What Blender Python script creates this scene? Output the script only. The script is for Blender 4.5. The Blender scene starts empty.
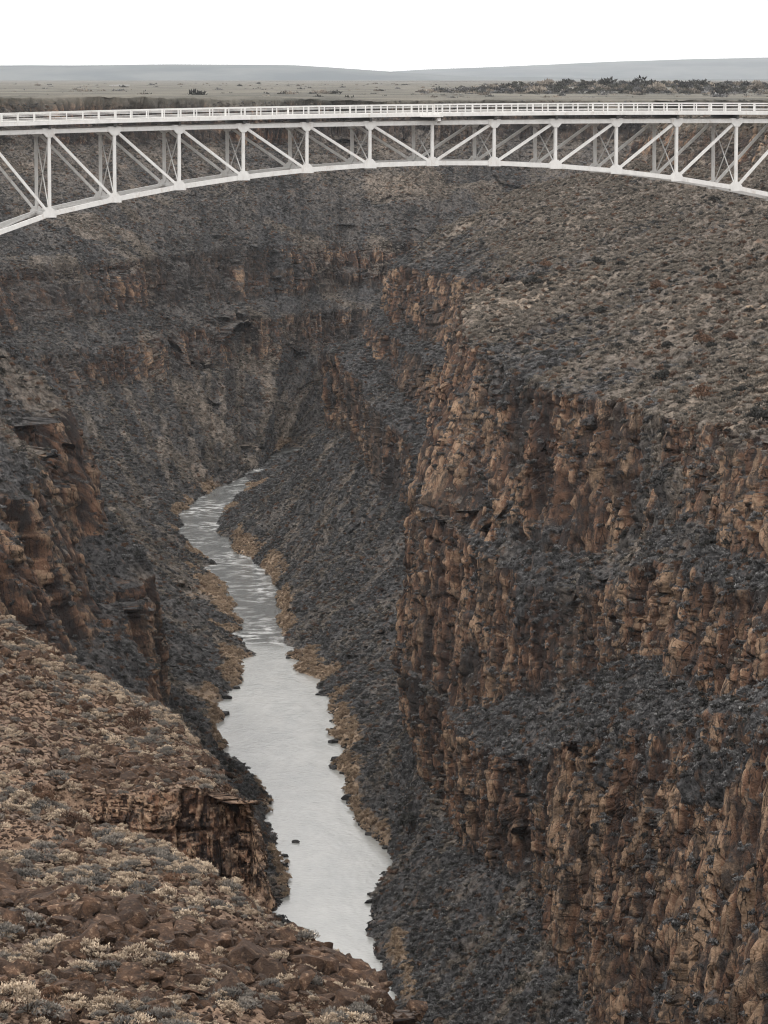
import bpy, bmesh, math, random
import numpy as np
from mathutils import Vector, Matrix
R = math.radians
rng = np.random.default_rng(7)
random.seed(7)
scene = bpy.context.scene
COL = scene.collection
FPX, CX, CY, Y0 = 4000.0, 384.0, 512.0, 78.0
PITCH = math.atan((CY - Y0) / FPX)
CP, SP = math.cos(PITCH), math.sin(PITCH)

# ------------------------------------------------------------------ camera
cam_d = bpy.data.cameras.new('camera'); cam = bpy.data.objects.new('camera', cam_d); COL.objects.link(cam)
cam.location = (0, 0, 0); cam.rotation_euler = (math.pi/2 - PITCH, 0, 0)
cam_d.sensor_fit = 'VERTICAL'; cam_d.sensor_height = 24.0; cam_d.lens = FPX/1024*24.0
cam_d.clip_start = 0.5; cam_d.clip_end = 120000
scene.camera = cam

def P(px, py, Y):
    """the world point seen at a photo pixel, at a chosen distance Y"""
    dx, dy, dz = px-CX, FPX*CP+(CY-py)*SP, -FPX*SP+(CY-py)*CP
    return (Y*dx/dy, Y, Y*dz/dy)
def PZ(px, py, z=-180.0):
    dx, dy, dz = px-CX, FPX*CP+(CY-py)*SP, -FPX*SP+(CY-py)*CP
    return (z*dx/dz, z*dy/dz, z)
def proj(A):
    A = np.asarray(A, float)
    dep = A[..., 1]*CP - A[..., 2]*SP
    dep = np.maximum(dep, 1.0)
    u = CX + FPX*A[..., 0]/dep
    v = CY - FPX*(A[..., 1]*SP + A[..., 2]*CP)/dep
    return u, v, dep

# ------------------------------------------------------------------ noise (numpy)
_L = rng.random((64, 64, 64)).astype(np.float32)*2-1
_LF = np.ascontiguousarray(_L.reshape(-1))
def _vn(x, y, z):
    xf = np.floor(x); yf = np.floor(y); zf = np.floor(z)
    fx = x-xf; fy = y-yf; fz = z-zf
    fx = fx*fx*(3-2*fx); fy = fy*fy*(3-2*fy); fz = fz*fz*(3-2*fz)
    xi = xf.astype(np.int32); yi = yf.astype(np.int32); zi = zf.astype(np.int32)
    x0 = (xi & 63) << 12; x1 = ((xi+1) & 63) << 12; y0 = (yi & 63) << 6; y1 = ((yi+1) & 63) << 6; z0 = zi & 63; z1 = (zi+1) & 63
    def lx(b):
        a = _LF.take(x0+b); return a+(_LF.take(x1+b)-a)*fx
    a = lx(y0+z0); a += (lx(y1+z0)-a)*fy
    c = lx(y0+z1); c += (lx(y1+z1)-c)*fy
    return a+(c-a)*fz
from concurrent.futures import ThreadPoolExecutor
_pool = ThreadPoolExecutor(4)
def vn(x, y, z):
    x, y, z = np.broadcast_arrays(np.asarray(x, np.float32), np.asarray(y, np.float32), np.asarray(z, np.float32))
    if x.size < 200000: return _vn(x, y, z)
    sh_ = x.shape; n = x.shape[0]; out = np.empty(sh_, np.float32)
    cuts = np.linspace(0, n, 17).astype(int)
    def run(k):
        a, b = cuts[k], cuts[k+1]
        out[a:b] = _vn(x[a:b], y[a:b], z[a:b])
    list(_pool.map(run, range(16)))
    return out
def fbm(x, y, z, o=4, g=0.5):
    s = 0; a = 1.0; t = 0
    for i in range(o):
        s = s + a*vn(x*2**i+i*17.3, y*2**i+i*5.1, z*2**i+i*9.7); t += a; a *= g
    return s/t*1.6
def hsh(a, b, s=0):
    a = a.astype(np.int32).astype(np.int64); b = b.astype(np.int32).astype(np.int64)
    h = (a*73856093) ^ (b*19349663) ^ (s*83492791+1013)
    h = (h ^ (h >> 13))*1274126177 & 0x7fffffff
    h = (h ^ (h >> 15))*2246822519 & 0x7fffffff
    return ((h >> 7) & 0xffff).astype(np.float32)/65535.0
def sst(a, b, x):
    t = np.clip((x-a)/(b-a), 0, 1); return t*t*(3-2*t)

# ------------------------------------------------------------------ node material helpers
def new_mat(name):
    m = bpy.data.materials.new(name); m.use_nodes = True
    nt = m.node_tree
    b = nt.nodes['Principled BSDF']; b.inputs['Roughness'].default_value = 0.9
    b.inputs['Specular IOR Level'].default_value = 0.25
    return m, nt, b
class NB:
    def __init__(s, nt): s.nt = nt
    def n(s, t, **k):
        x = s.nt.nodes.new(t)
        for a, v in k.items(): setattr(x, a, v)
        return x
    def lk(s, a, b): s.nt.links.new(a, b)
    def attr(s, name): return s.n('ShaderNodeAttribute', attribute_name=name).outputs['Fac']
    def math(s, op, a, b=None, clamp=False):
        x = s.n('ShaderNodeMath', operation=op, use_clamp=clamp)
        for i, v in enumerate((a, b)):
            if v is None: continue
            if isinstance(v, (int, float)): x.inputs[i].default_value = v
            else: s.lk(v, x.inputs[i])
        return x.outputs[0]
    def mapr(s, v, a, b, c=0.0, d=1.0):
        x = s.n('ShaderNodeMapRange'); s.lk(v, x.inputs[0])
        for i, k in enumerate((a, b, c, d)): x.inputs[i+1].default_value = k
        return x.outputs[0]
    def mix(s, f, a, b, mode='MIX'):
        x = s.n('ShaderNodeMix', data_type='RGBA', blend_type=mode)
        ins = [i for i in x.inputs if i.type == 'RGBA']
        if isinstance(f, (int, float)): x.inputs[0].default_value = f
        else: s.lk(f, x.inputs[0])
        for sk, v in zip(ins, (a, b)):
            if isinstance(v, tuple): sk.default_value = (*v, 1) if len(v) == 3 else v
            else: s.lk(v, sk)
        return [o for o in x.outputs if o.type == 'RGBA'][0]
    def coord(s, sc=(1, 1, 1)):
        g = s.n('ShaderNodeNewGeometry'); m = s.n('ShaderNodeMapping')
        s.lk(g.outputs['Position'], m.inputs[0]); m.inputs['Scale'].default_value = sc
        return m.outputs[0]
    def noise(s, co, scale, det=4, rough=0.6):
        x = s.n('ShaderNodeTexNoise'); s.lk(co, x.inputs['Vector'])
        x.inputs['Scale'].default_value = scale; x.inputs['Detail'].default_value = det; x.inputs['Roughness'].default_value = rough
        return x.outputs['Fac']
    def vor(s, co, scale, feature='F1', out='Distance', rnd=1.0):
        x = s.n('ShaderNodeTexVoronoi', feature=feature); s.lk(co, x.inputs['Vector'])
        x.inputs['Scale'].default_value = scale; x.inputs['Randomness'].default_value = rnd
        return x.outputs[out]
    def bump(s, h, dist, strength=1.0, nrm=None):
        x = s.n('ShaderNodeBump'); s.lk(h, x.inputs['Height']); x.inputs['Distance'].default_value = dist
        x.inputs['Strength'].default_value = strength
        if nrm is not None: s.lk(nrm, x.inputs['Normal'])
        return x.outputs[0]

def canyon_material(name, fine=1.0, soil=((0.10, 0.080, 0.064), (0.33, 0.265, 0.205))):
    """rock, scree and sage ground: cliff attribute = bare rock, light attribute = pale soil, warm = rusty rock, grass = dry reeds by the water"""
    m, nt, b = new_mat(name); q = NB(nt)
    cl, li, wa, gr, dk, tn, ck, pl = (q.attr(a) for a in ('cliff', 'light', 'warm', 'reed', 'varnish', 'tone', 'crk', 'plain'))
    co = q.coord(); cs = q.coord((1, 1, 0.22))
    n1 = q.noise(co, 0.9*fine, 5, 0.65); n2 = q.noise(co, 0.12*fine, 3); n3 = q.noise(co, 3.2*fine, 3, 0.7)
    # scree / brush
    t_dark = q.mix(q.mapr(n1, .38, .64), (0.010, 0.010, 0.011), (0.095, 0.092, 0.093))  # near-black end paints the shaded gaps between brush clumps
    t_lite = q.mix(q.mapr(n1, .36, .62), *soil)
    tal = q.mix(li, t_dark, t_lite)
    rust = q.mapr(q.noise(co, 0.35*fine, 4), .56, .68)
    tal = q.mix(q.math('MULTIPLY', rust, q.mapr(wa, 0, 1, .10, .6)), tal, (0.135, 0.078, 0.048))
    # bare rock, vertical streaks
    s1 = q.noise(cs, 0.55*fine, 5, 0.62); s2 = q.noise(cs, 0.11*fine, 3, .6); s3 = q.noise(q.coord((1, 1, .5)), 1.7*fine, 4, .7)
    sv = q.math('ADD', q.math('MULTIPLY', tn, .55), q.math('MULTIPLY', s1, .45))
    r = q.mix(q.mapr(sv, .36, .62), (0.036, 0.020, 0.015), (0.195, 0.106, 0.066))
    r = q.mix(q.mapr(q.math('ADD', q.math('MULTIPLY', s3, .5), q.math('MULTIPLY', tn, .5)), .56, .70), r, (0.35, 0.235, 0.155))
    rg = q.mix(q.mapr(s1, .35, .65), (0.026, 0.025, 0.026), (0.15, 0.108, 0.082))
    r = q.mix(q.mapr(q.math('ADD', wa, q.math('MULTIPLY', q.math('SUBTRACT', s2, .5), 1.6)), .12, .42), rg, r)
    vmask = q.mapr(q.math('ADD', dk, q.math('MULTIPLY', q.math('SUBTRACT', s3, .5), 1.3)), .58, .74)
    r = q.mix(q.math('MULTIPLY', vmask, .85), r, (0.024, 0.022, 0.022))
    wco = q.n('ShaderNodeVectorMath', operation='ADD'); nv = q.n('ShaderNodeTexNoise'); nv.inputs['Scale'].default_value = .5*fine
    q.lk(co, nv.inputs['Vector']); q.lk(q.coord((1, 1, .22)), wco.inputs[0])
    vm = q.n('ShaderNodeVectorMath', operation='SCALE'); q.lk(nv.outputs['Color'], vm.inputs[0]); vm.inputs['Scale'].default_value = .8/fine
    q.lk(vm.outputs[0], wco.inputs[1])
    crack = q.mapr(q.vor(wco.outputs[0], 0.8*fine, 'DISTANCE_TO_EDGE'), 0, .05)
    crack = q.math('MAXIMUM', crack, q.mapr(q.noise(q.coord((1.3, 1.3, .9)), .4*fine, 2), .44, .56))
    r = q.mix(crack, (0.010, 0.008, 0.007), r)  # crevice shade painted into the rock colour along the cracks
    r = q.mix(q.math('MULTIPLY', ck, .7), r, (0.010, 0.008, 0.007))  # same painted shade in the carved block edges and crevices
    lich = q.mapr(q.noise(q.coord((1, 1, .8)), .36*fine, 5, .74), .49, .58)
    r = q.mix(q.math('MULTIPLY', lich, .8), r, (0.03, 0.027, 0.027))
    stn = q.mapr(q.noise(q.coord((1, 1, .28)), .13*fine, 5, .68), .52, .62)
    r = q.mix(q.math('MULTIPLY', stn, .72), r, (0.022, 0.019, 0.019))
    # brush sits where the rock is not steep
    g = q.n('ShaderNodeNewGeometry'); sep = q.n('ShaderNodeSeparateXYZ'); q.lk(g.outputs['Normal'], sep.inputs[0])
    flat = q.mapr(q.math('ADD', sep.outputs[2], q.math('MULTIPLY', q.math('SUBTRACT', n3, .5), .5)), .50, .72)
    cm = q.math('MULTIPLY', cl, q.math('SUBTRACT', 1.0, q.math('MULTIPLY', flat, .85)), clamp=True)
    cm = q.mapr(q.math('ADD', cm, q.math('MULTIPLY', q.math('SUBTRACT', n1, .5), .6)), .38, .58)
    c = q.mix(cm, tal, r)
    reed = q.mix(q.mapr(n3, .35, .65), (0.20, 0.14, 0.095), (0.43, 0.32, 0.225))
    c = q.mix(gr, c, reed)
    pc = q.mix(q.mapr(q.noise(q.coord((1, .4, 1)), .010, 5, .65), .38, .62), (0.080, 0.078, 0.066), (0.175, 0.160, 0.132))
    c = q.mix(pl, c, pc)
    q.lk(c, b.inputs['Base Color'])
    h = q.math('ADD', q.math('MULTIPLY', n1, 1.0), q.math('MULTIPLY', n3, .45))
    h = q.math('ADD', h, q.math('MULTIPLY', crack, .35))
    q.lk(q.bump(h, 0.9/fine, 0.8), b.inputs['Normal'])
    return m

# ------------------------------------------------------------------ mesh helpers
def grid_mesh(name, V, attrs, mat, smooth=False):
    n, k = V.shape[:2]
    me = bpy.data.meshes.new(name)
    me.vertices.add(n*k); me.vertices.foreach_set('co', V.reshape(-1).astype(np.float32))
    i = np.arange(n-1)[:, None]*k + np.arange(k-1)[None, :]
    q = np.stack([i, i+1, i+k+1, i+k], -1).reshape(-1, 4)
    nf = len(q)
    me.loops.add(nf*4); me.loops.foreach_set('vertex_index', q.reshape(-1).astype(np.int32))
    me.polygons.add(nf); me.polygons.foreach_set('loop_start', np.arange(0, nf*4, 4, dtype=np.int32))
    me.polygons.foreach_set('loop_total', np.full(nf, 4, np.int32))
    if smooth: me.polygons.foreach_set('use_smooth', np.ones(nf, bool))
    me.update(calc_edges=True)
    for a, v in attrs.items():
        at = me.attributes.new(a, 'FLOAT', 'POINT'); at.data.foreach_set('value', v.reshape(-1).astype(np.float32))
    me.materials.append(mat)
    o = bpy.data.objects.new(name, me); COL.objects.link(o)
    return o
def tag(o, label=None, cat=None, group=None, kind=None):
    if label: o['label'] = label
    if cat: o['category'] = cat
    if group: o['group'] = group
    if kind: o['kind'] = kind
    return o

def catmull(A, t):
    """A: (K,N,C) control rows; t in station units, interpolated along N"""
    N = A.shape[1]
    i = np.clip(np.floor(t).astype(int), 0, N-2); f = (t-i)[None, :, None]
    p0 = A[:, np.maximum(i-1, 0)]; p1 = A[:, i]; p2 = A[:, i+1]; p3 = A[:, np.minimum(i+2, N-1)]
    c = .5*((2*p1)+(-p0+p2)*f+(2*p0-5*p1+4*p2-p3)*f*f+(-p0+3*p1-3*p2+p3)*f**3)
    lin = p1*(1-f)+p2*f
    return c*.75+lin*.25

def resample(ctrl, tpx, maxn=900, offmul=8.0):
    """station and row parameters spaced about tpx pixels apart as seen in the picture"""
    K, N = ctrl.shape[:2]
    t = np.linspace(0, N-1, (N-1)*16+1)
    C = catmull(ctrl, t)
    # densify rows linearly
    rr = np.linspace(0, K-1, (K-1)*4+1)
    ri = np.clip(np.floor(rr).astype(int), 0, K-2); rf = (rr-ri)[:, None, None]
    D = C[ri]*(1-rf)+C[ri+1]*rf
    u, v, dep = proj(D)
    inside = (u > -40) & (u < 808) & (v > -40) & (v < 1064) & (D[..., 1] > 20)
    def steps(ax, par):
        du = np.diff(u, axis=ax); dv = np.diff(v, axis=ax)
        L = np.hypot(du, dv)
        w = np.linalg.norm(np.diff(D, axis=ax), axis=-1)
        a = np.take(inside, range(1, inside.shape[ax]), ax) | np.take(inside, range(0, inside.shape[ax]-1), ax)
        Lin = np.where(a, L, 0).max(axis=1-ax)
        wout = np.minimum(w.max(axis=1-ax), 400)/offmul
        need = np.maximum(Lin/tpx, np.minimum(wout, 6))
        need = np.clip(need, .5, maxn)
        cum = np.concatenate([[0], np.cumsum(need)])
        n = int(math.ceil(cum[-1]))+1
        return np.interp(np.linspace(0, cum[-1], n), cum, par)
    return steps(1, t), steps(0, rr)

def normals(V):
    a = np.gradient(V, axis=0); b = np.gradient(V, axis=1)
    n = np.cross(a, b); l = np.linalg.norm(n, axis=-1, keepdims=True)
    return n/np.maximum(l, 1e-9)

def build_patch(ctrl, cell_c, tpx, warp=.62, warp_len=52., maxn=900):
    """returns base V, normal N, cliffness c, arc length U, row param"""
    ctrl = np.asarray(ctrl, float)                    # (K,N,3)
    K, N = ctrl.shape[:2]
    tu, tr = resample(ctrl, tpx, maxn)
    C = catmull(ctrl, tu)                             # (K, nu, 3)
    mid = C[min(5, K-1)]
    U = np.concatenate([[0], np.cumsum(np.linalg.norm(np.diff(mid, axis=0), axis=-1))])
    rp = tr[:, None] + warp*fbm(U[None, :]/warp_len, tr[:, None]*.9, 3.3, 4)*np.minimum(1, np.minimum(tr, 9-tr).clip(0)*1.0)[:, None]
    rp = np.clip(rp, 0, K-1)
    rp = np.maximum.accumulate(rp, axis=0)
    ri = np.clip(np.floor(rp).astype(int), 0, K-2); rf = (rp-ri)
    cols = np.arange(len(tu))[None, :].repeat(len(tr), 0)
    V = C[ri, cols]*(1-rf)[..., None]+C[ri+1, cols]*rf[..., None]
    cc = np.asarray(cell_c, float)                    # (K-1, N)
    ti = np.clip(np.floor(tu).astype(int), 0, N-2); tf = tu-ti
    def cv(idx):
        idx = np.clip(idx, 0, K-2); return cc[idx, ti[cols]]*(1-tf[cols])+cc[idx, ti[cols]+1]*tf[cols]
    soft = .22
    c = cv(ri)
    c = np.where(rf < soft, c*(.5+.5*rf/soft)+cv(ri-1)*(.5-.5*rf/soft), c)
    c = np.where(rf > 1-soft, c*(.5+.5*(1-rf)/soft)+cv(ri+1)*(.5-.5*(1-rf)/soft), c)
    return V, c, U[None, :].repeat(len(tr), 0), rp

def erode_rock(V, c, U, s=1.0, sign=1.0, band=0.0, big=1.0, spur=0.0, squat=1.0):
    """carve buttresses, ledges, columns and blocks into the cliffs and hummocks into the slopes"""
    V = V.astype(np.float32); c = c.astype(np.float32); U = U.astype(np.float32)
    N = normals(V)*sign
    X, Y, Z = V[..., 0], V[..., 1], V[..., 2]
    H = N.copy(); H[..., 2] = 0; H /= np.maximum(np.linalg.norm(H, axis=-1, keepdims=True), 1e-6)
    hw = sst(.02, .25, np.sqrt(np.maximum(0, 1-N[..., 2]**2)))
    # extra broken cliff bands on steep slopes, following height
    zb = Z/ (17*s) + .8*fbm(X/(90*s), Y/(90*s), Z/(60*s), 3)
    ph = zb-np.floor(zb)
    zone = sst(-.25, .2, fbm(X/(38*s)+7, Y/(38*s), Z/(30*s)+3, 3))
    bn = zone*band*(1-c)
    tri = np.where(ph < .62, ph/.62, (1-ph)/.38)
    z_shift = (tri-.5)*5.0*s*bn
    bcl = bn*sst(.62, .70, ph)
    cc = np.clip(np.maximum(c, bcl*1.1), 0, 1)
    patch = fbm(X/(30*s)+51, Y/(30*s)+.012*Z/s, Z/(24*s), 4, .6)
    cc = cc*sst(-.75, -.35, patch+.1*(c > .9))
    d = np.zeros_like(X)
    wu = U/s + 2.6*fbm(X/(18*s), Y/(18*s), Z/(60*s), 2) + .45*fbm(X/(3*s), Y/(3*s), Z/(5*s), 2)
    wz = Z/s + 3.0*fbm(X/(22*s)+9, Y/(22*s), Z/(30*s), 2)
    bt = fbm(U/(34*s), Z/(95*s), 1.7, 3)
    d += big*6.0*s*bt*(.65+.35*c)*hw
    if spur: d += spur*(fbm(U/88+3, Z/400, 4.1, 2)+.35*fbm(U/37, Z/150, 2.4, 3))*hw*sst(-180, -150, Z)*(1-sst(-30, -12, Z))
    gul = 1-np.abs(fbm(U/(19*s)+.15*bt, Z/(120*s), 8.1, 3))*2.2
    d -= big*3.2*s*np.clip(gul, 0, 1)**2*(.6+.4*c)*hw
    def blocks(w, h, seed):
        h = h/squat; a = wu/w; ia = np.floor(a); off = hsh(ia, ia*0, seed)*7
        b = wz/h*(0.7+.6*hsh(ia, ia*0, seed+1))+off; ib = np.floor(b)
        v = hsh(ia, ib, seed+2)
        ea = np.abs(a-ia-.5)*2; eb = np.abs(b-ib-.5)*2
        return v-.5, np.maximum(sst(.90, 1, ea), .8*sst(.93, 1, eb))
    v1, e1 = blocks(8.5, 40, 1); v2, e2 = blocks(3.1, 15, 5); v3, e3 = blocks(1.25, 5.5, 9)
    v4, e4 = blocks(.75, 2.4, 13)
    cr1 = np.clip(1-4*np.abs(fbm(wu/4.5, wz/42*squat, 6.6, 3, .6)), 0, 1); cr2 = np.clip(1-3.5*np.abs(fbm(wu/14, wz/7, 1.6, 3, .6)), 0, 1)
    rock = -1.3/squat**.5*cr1-.45*squat*cr2+2.0*v1 + 1.7*v2 + 1.15*v3 + .65*v4 - .7*e2 - .3*e3 - .8*e1
    led = wz/13.0+.5*fbm(U/(40*s), 0, 4.4, 2); lf = led-np.floor(led)
    rock += -.5*(lf-.5)+.55*fbm(wu/3.5, wz/36*squat, 2.2, 4, .65)
    tone = np.clip(.5+.45*v1+.5*v2+.6*v3+.4*v4, 0, 1); crk = np.clip(np.maximum(np.maximum(e1, e2), .8*e3), 0, 1); crk = np.clip(np.maximum(.7*crk, np.maximum(cr1**2, .8*cr2**2)), 0, 1)
    d += rock*s*cc*hw
    bump = 1.5*fbm(X/(13*s), Y/(13*s), Z/(13*s), 3)+1.1*fbm(X/(3.6*s), Y/(3.6*s), Z/(3.6*s), 3, .6)
    rub = np.abs(fbm(X/(2.1*s)+4, Y/(2.1*s), Z/(2.1*s), 2))*1.6
    V = V + H*d[..., None] + N*((bump+.5*rub)*s*(1-.93*cc))[..., None]
    V[..., 2] += z_shift
    return V, cc, tone, crk

# ================================================================== canyon walls
def W(x, y, z): return (x, y, z)
def right_station(y, bank, foot, la, ba, lb, bb, top, mid, rf, rim, far):
    b = np.array(bank); f = np.array(foot)
    under = b + (b-f)*.25; under[2] = -187
    tm = (b+f)/2; tm[2] -= .06*abs(f[2]-b[2])
    rim = np.array(rim); far = np.array(far)
    near = rim + (far-rim)*.04; near[2] = rim[2]+1.0
    return [tuple(under), bank, tuple(tm), foot, la, ba, lb, bb, top, mid, rf, tuple(rim), tuple(near), tuple(far)]
RS = [
 right_station(60, W(20,60,-180), W(44,60,-148), W(50,60,-118), W(56,60,-110), W(62,60,-86), W(68,60,-80), W(78,60,-55), W(110,60,-42), W(150,60,-26), W(160,60,-11), W(3000,-400,-12)),
 right_station(300, W(10,300,-180), W(38,300,-146), W(46,300,-105), W(54,300,-98), W(60,300,-80), W(66,300,-76), W(74,300,-57), W(105,300,-42), W(150,300,-26), W(160,300,-11), W(3000,200,-12)),
 right_station(470, W(4,470,-180), W(34,470,-146), W(45,470,-78), W(52,470,-73), W(56,475,-64), W(61,475,-62), W(69,480,-55), W(100,480,-42), W(150,480,-26), W(160,480,-11), W(3000,500,-12)),
 right_station(560, W(3,560,-180), P(608,1080,560), P(668,735,558), P(728,700,565), P(736,590,566), P(770,560,570), P(782,440,578), W(100,590,-42), W(150,590,-26), W(160,590,-11), W(3000,640,-12)),
 right_station(650, W(4,650,-180), P(560,960,650), P(585,735,648), P(640,655,655), P(650,560,656), P(676,525,662), P(690,425,668), W(95,670,-43), W(145,670,-26), W(155,670,-11), W(3000,760,-12)),
 right_station(740, PZ(400,1015), P(512,880,742), P(512,760,742), P(556,700,748), P(566,590,750), P(588,560,755), P(606,402,760), W(90,765,-46), W(140,765,-27), W(150,765,-11), W(3000,900,-12)),
 right_station(845, PZ(362,910), P(446,830,860), P(436,712,862), P(455,690,866), P(447,540,868), P(468,512,872), P(496,374,880), W(62,885,-49), W(118,885,-29), W(128,885,-12), W(3000,1020,-12)),
 right_station(900, PZ(396,866), P(424,770,900), P(412,672,905), P(424,650,910), P(424,500,912), P(436,478,915), P(478,345,925), W(64,935,-48), W(120,935,-29), W(130,935,-12), W(3000,1120,-12)),
 right_station(1010, PZ(348,800), P(424,700,1010), P(420,620,1010), P(432,600,1015), P(432,470,1015), P(443,452,1018), P(468,300,1022), W(66,1040,-46), W(124,1040,-29), W(134,1040,-12), W(3000,1220,-12)),
 right_station(1130, PZ(332,712), W(42,1130,-142), W(47,1130,-120), W(52,1130,-116), W(55,1130,-92), W(60,1130,-88), W(66,1130,-60), W(90,1130,-46), W(140,1130,-29), W(150,1130,-13), W(3000,1330,-13)),
 right_station(1300, PZ(288,640), W(4,1300,-142), W(6,1300,-118), W(15,1300,-114), W(20,1300,-96), W(28,1300,-92), W(35,1305,-64), W(64,1310,-50), W(118,1320,-31), W(126,1320,-14), W(3000,1500,-14)),
 right_station(1490, PZ(268,573), P(352,436,1480), P(338,356,1490), P(368,345,1495), P(372,322,1495), P(382,312,1500), P(390,264,1505), W(46,1500,-45), W(92,1505,-32), W(102,1505,-15), W(3000,1600,-15)),
 right_station(1640, PZ(216,527), W(-22,1640,-142), W(-20,1645,-112), W(-4,1650,-108), W(6,1660,-98), W(16,1660,-90), W(36,1660,-68), W(70,1650,-46), W(110,1640,-32), W(120,1640,-15), W(3000,1700,-15)),
 right_station(1800, PZ(252,490), W(24,1800,-145), W(30,1798,-125), W(37,1796,-118), W(41,1794,-98), W(50,1790,-90), W(58,1785,-68), W(90,1760,-50), W(130,1740,-32), W(138,1735,-16), W(3000,1770,-16)),
 right_station(1950, PZ(302,453), W(60,1900,-145), W(66,1893,-125), W(72,1885,-118), W(76,1880,-98), W(84,1870,-90), W(90,1860,-68), W(120,1830,-50), W(155,1790,-32), W(160,1780,-16), W(3000,1830,-16)),
 right_station(2000, W(110,2005,-180), W(140,1950,-145), W(143,1943,-125), W(146,1934,-118), W(148,1928,-98), W(152,1918,-90), W(156,1908,-68), W(170,1870,-50), W(190,1830,-32), W(192,1820,-16), W(3000,1880,-16)),
 right_station(2030, W(900,2030,-180), W(900,1970,-145), W(900,1963,-125), W(900,1954,-118), W(900,1948,-98), W(900,1938,-90), W(900,1928,-68), W(900,1890,-50), W(900,1850,-32), W(900,1840,-16), W(3000,1940,-16)),
]
RC = np.transpose(np.array(RS, float), (1, 0, 2))
for i_, k_ in {5: 1.1, 6: .30, 7: .22, 8: .3, 3: .8}.items():
    for a_, b_ in ((4, 5), (6, 7)):
        RC[b_, i_] = RC[a_, i_] + (RC[b_, i_]-RC[a_, i_])*k_
seg = [0, 0, 0, .95, .15, 1, .15, 1, .05, .05, .9, 0, 0]
RCC = np.array(seg)[:, None].repeat(RC.shape[1], 1)
RCC[3:8, 9:11] *= .8; RCC[5, 5] = .5; RCC[3, 5] = .75; RCC[4, 6:9] = .7; RCC[6, 6:9] = .7

def left_station(bank, foot, la, ba, top, mid, rf, rim, far):
    b = np.array(bank); f = np.array(foot)
    under = b + (b-f)*.25; under[2] = -187
    tm = (b+f)/2; tm[2] -= .06*abs(f[2]-b[2])
    rim = np.array(rim); far = np.array(far)
    near = rim + (far-rim)*.03; near[2] = rim[2]+.5
    return [tuple(under), bank, tuple(tm), foot, la, ba, top, mid, rf, tuple(rim), tuple(near), tuple(far)]
LS = [
 left_station(W(-15,60,-180), W(-70,60,-150), W(-80,60,-118), W(-92,60,-110), W(-110,60,-80), W(-160,60,-62), W(-240,60,-40), W(-255,60,-20), W(-20000,-500,-16)),
 left_station(W(-12,450,-180), W(-50,450,-150), W(-60,450,-118), W(-70,450,-110), W(-84,450,-80), W(-125,450,-58), W(-165,450,-32), W(-174,450,-11), W(-20000,1500,-16)),
 left_station(W(-17,700,-180), W(-46,700,-150), W(-57,700,-120), W(-64,700,-112), W(-76,700,-84), W(-115,700,-60), W(-175,700,-34), W(-185,700,-10), W(-20000,3000,-16)),
 left_station(PZ(285,868), W(-50,850,-150), W(-57,850,-126), W(-65,852,-118), W(-79,855,-86), W(-110,860,-62), W(-200,870,-34), W(-214,870,-10), W(-20000,4000,-16)),
 left_station(PZ(252,800), P(140,700,970), P(138,570,985), P(98,515,995), P(66,405,1005), W(-100,1015,-62), W(-200,1030,-34), W(-214,1030,-10), W(-20000,5000,-16)),
 left_station(PZ(216,738), W(-85,1140,-148), W(-95,1145,-127), W(-106,1150,-117), W(-120,1155,-88), W(-155,1170,-62), W(-218,1190,-35), W(-228,1190,-10), W(-20000,7000,-16)),
 left_station(PZ(242,637), W(-108,1330,-142), W(-117,1335,-122), W(-130,1340,-114), W(-144,1350,-86), W(-180,1380,-62), W(-240,1410,-35), W(-250,1412,-10), W(-20000,10000,-16)),
 left_station(PZ(207,568), W(-135,1530,-136), W(-143,1536,-118), W(-158,1548,-109), W(-170,1560,-84), W(-210,1600,-60), W(-262,1660,-34), W(-270,1665,-9), W(-18000,13000,-16)),
 left_station(PZ(172,531), W(-140,1690,-136), W(-147,1700,-118), W(-160,1718,-109), W(-172,1730,-84), W(-205,1790,-60), W(-252,1870,-34), W(-258,1880,-9), W(-15000,17000,-16)),
 left_station(PZ(198,499), W(-104,1820,-136), W(-108,1832,-118), W(-116,1850,-108), W(-121,1866,-84), W(-142,1930,-60), W(-168,2010,-34), W(-171,2020,-9.5), W(-9000,20000,-16)),
 left_station(PZ(262,467), W(-52,1960,-136), W(-53,1972,-117), W(-56,1993,-108), W(-58,2008,-84), W(-64,2070,-60), W(-72,2150,-35), W(-73,2162,-11), W(-3000,22000,-16)),
 left_station(PZ(298,447), W(-2,2025,-136), W(-2,2038,-117), W(0,2060,-108), W(0,2075,-84), W(2,2130,-60), W(5,2200,-35), W(5,2212,-12.5), W(1500,22000,-16)),
 left_station(W(70,2005,-180), W(78,2062,-136), W(79,2074,-117), W(81,2094,-108), W(82,2108,-84), W(88,2160,-60), W(94,2225,-35), W(95,2236,-12.5), W(4000,22000,-16)),
 left_station(W(300,2045,-180), W(303,2095,-136), W(304,2106,-117), W(306,2126,-108), W(308,2138,-84), W(312,2185,-60), W(318,2250,-35), W(320,2262,-12.5), W(9000,22000,-16)),
 left_station(W(900,2065,-180), W(900,2115,-136), W(900,2126,-117), W(900,2146,-108), W(900,2158,-84), W(900,2205,-60), W(900,2270,-35), W(900,2282,-12.5), W(22000,20000,-16)),
]
LC = np.transpose(np.array(LS, float), (1, 0, 2)); LC[-1, :, :2] *= 1.6
seg = [0, 0, 0, .85, .15, .85, .05, .05, .85, 0, 0]
LCC = np.array(seg)[:, None].repeat(LC.shape[1], 1)
LCC[:, 5:9] *= .85; LCC[:, 9:] *= .9; LCC[8, :] = .9; LCC[3:8, 2:6] = np.array([1, .3, 1, .15, .05])[:, None]

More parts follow.
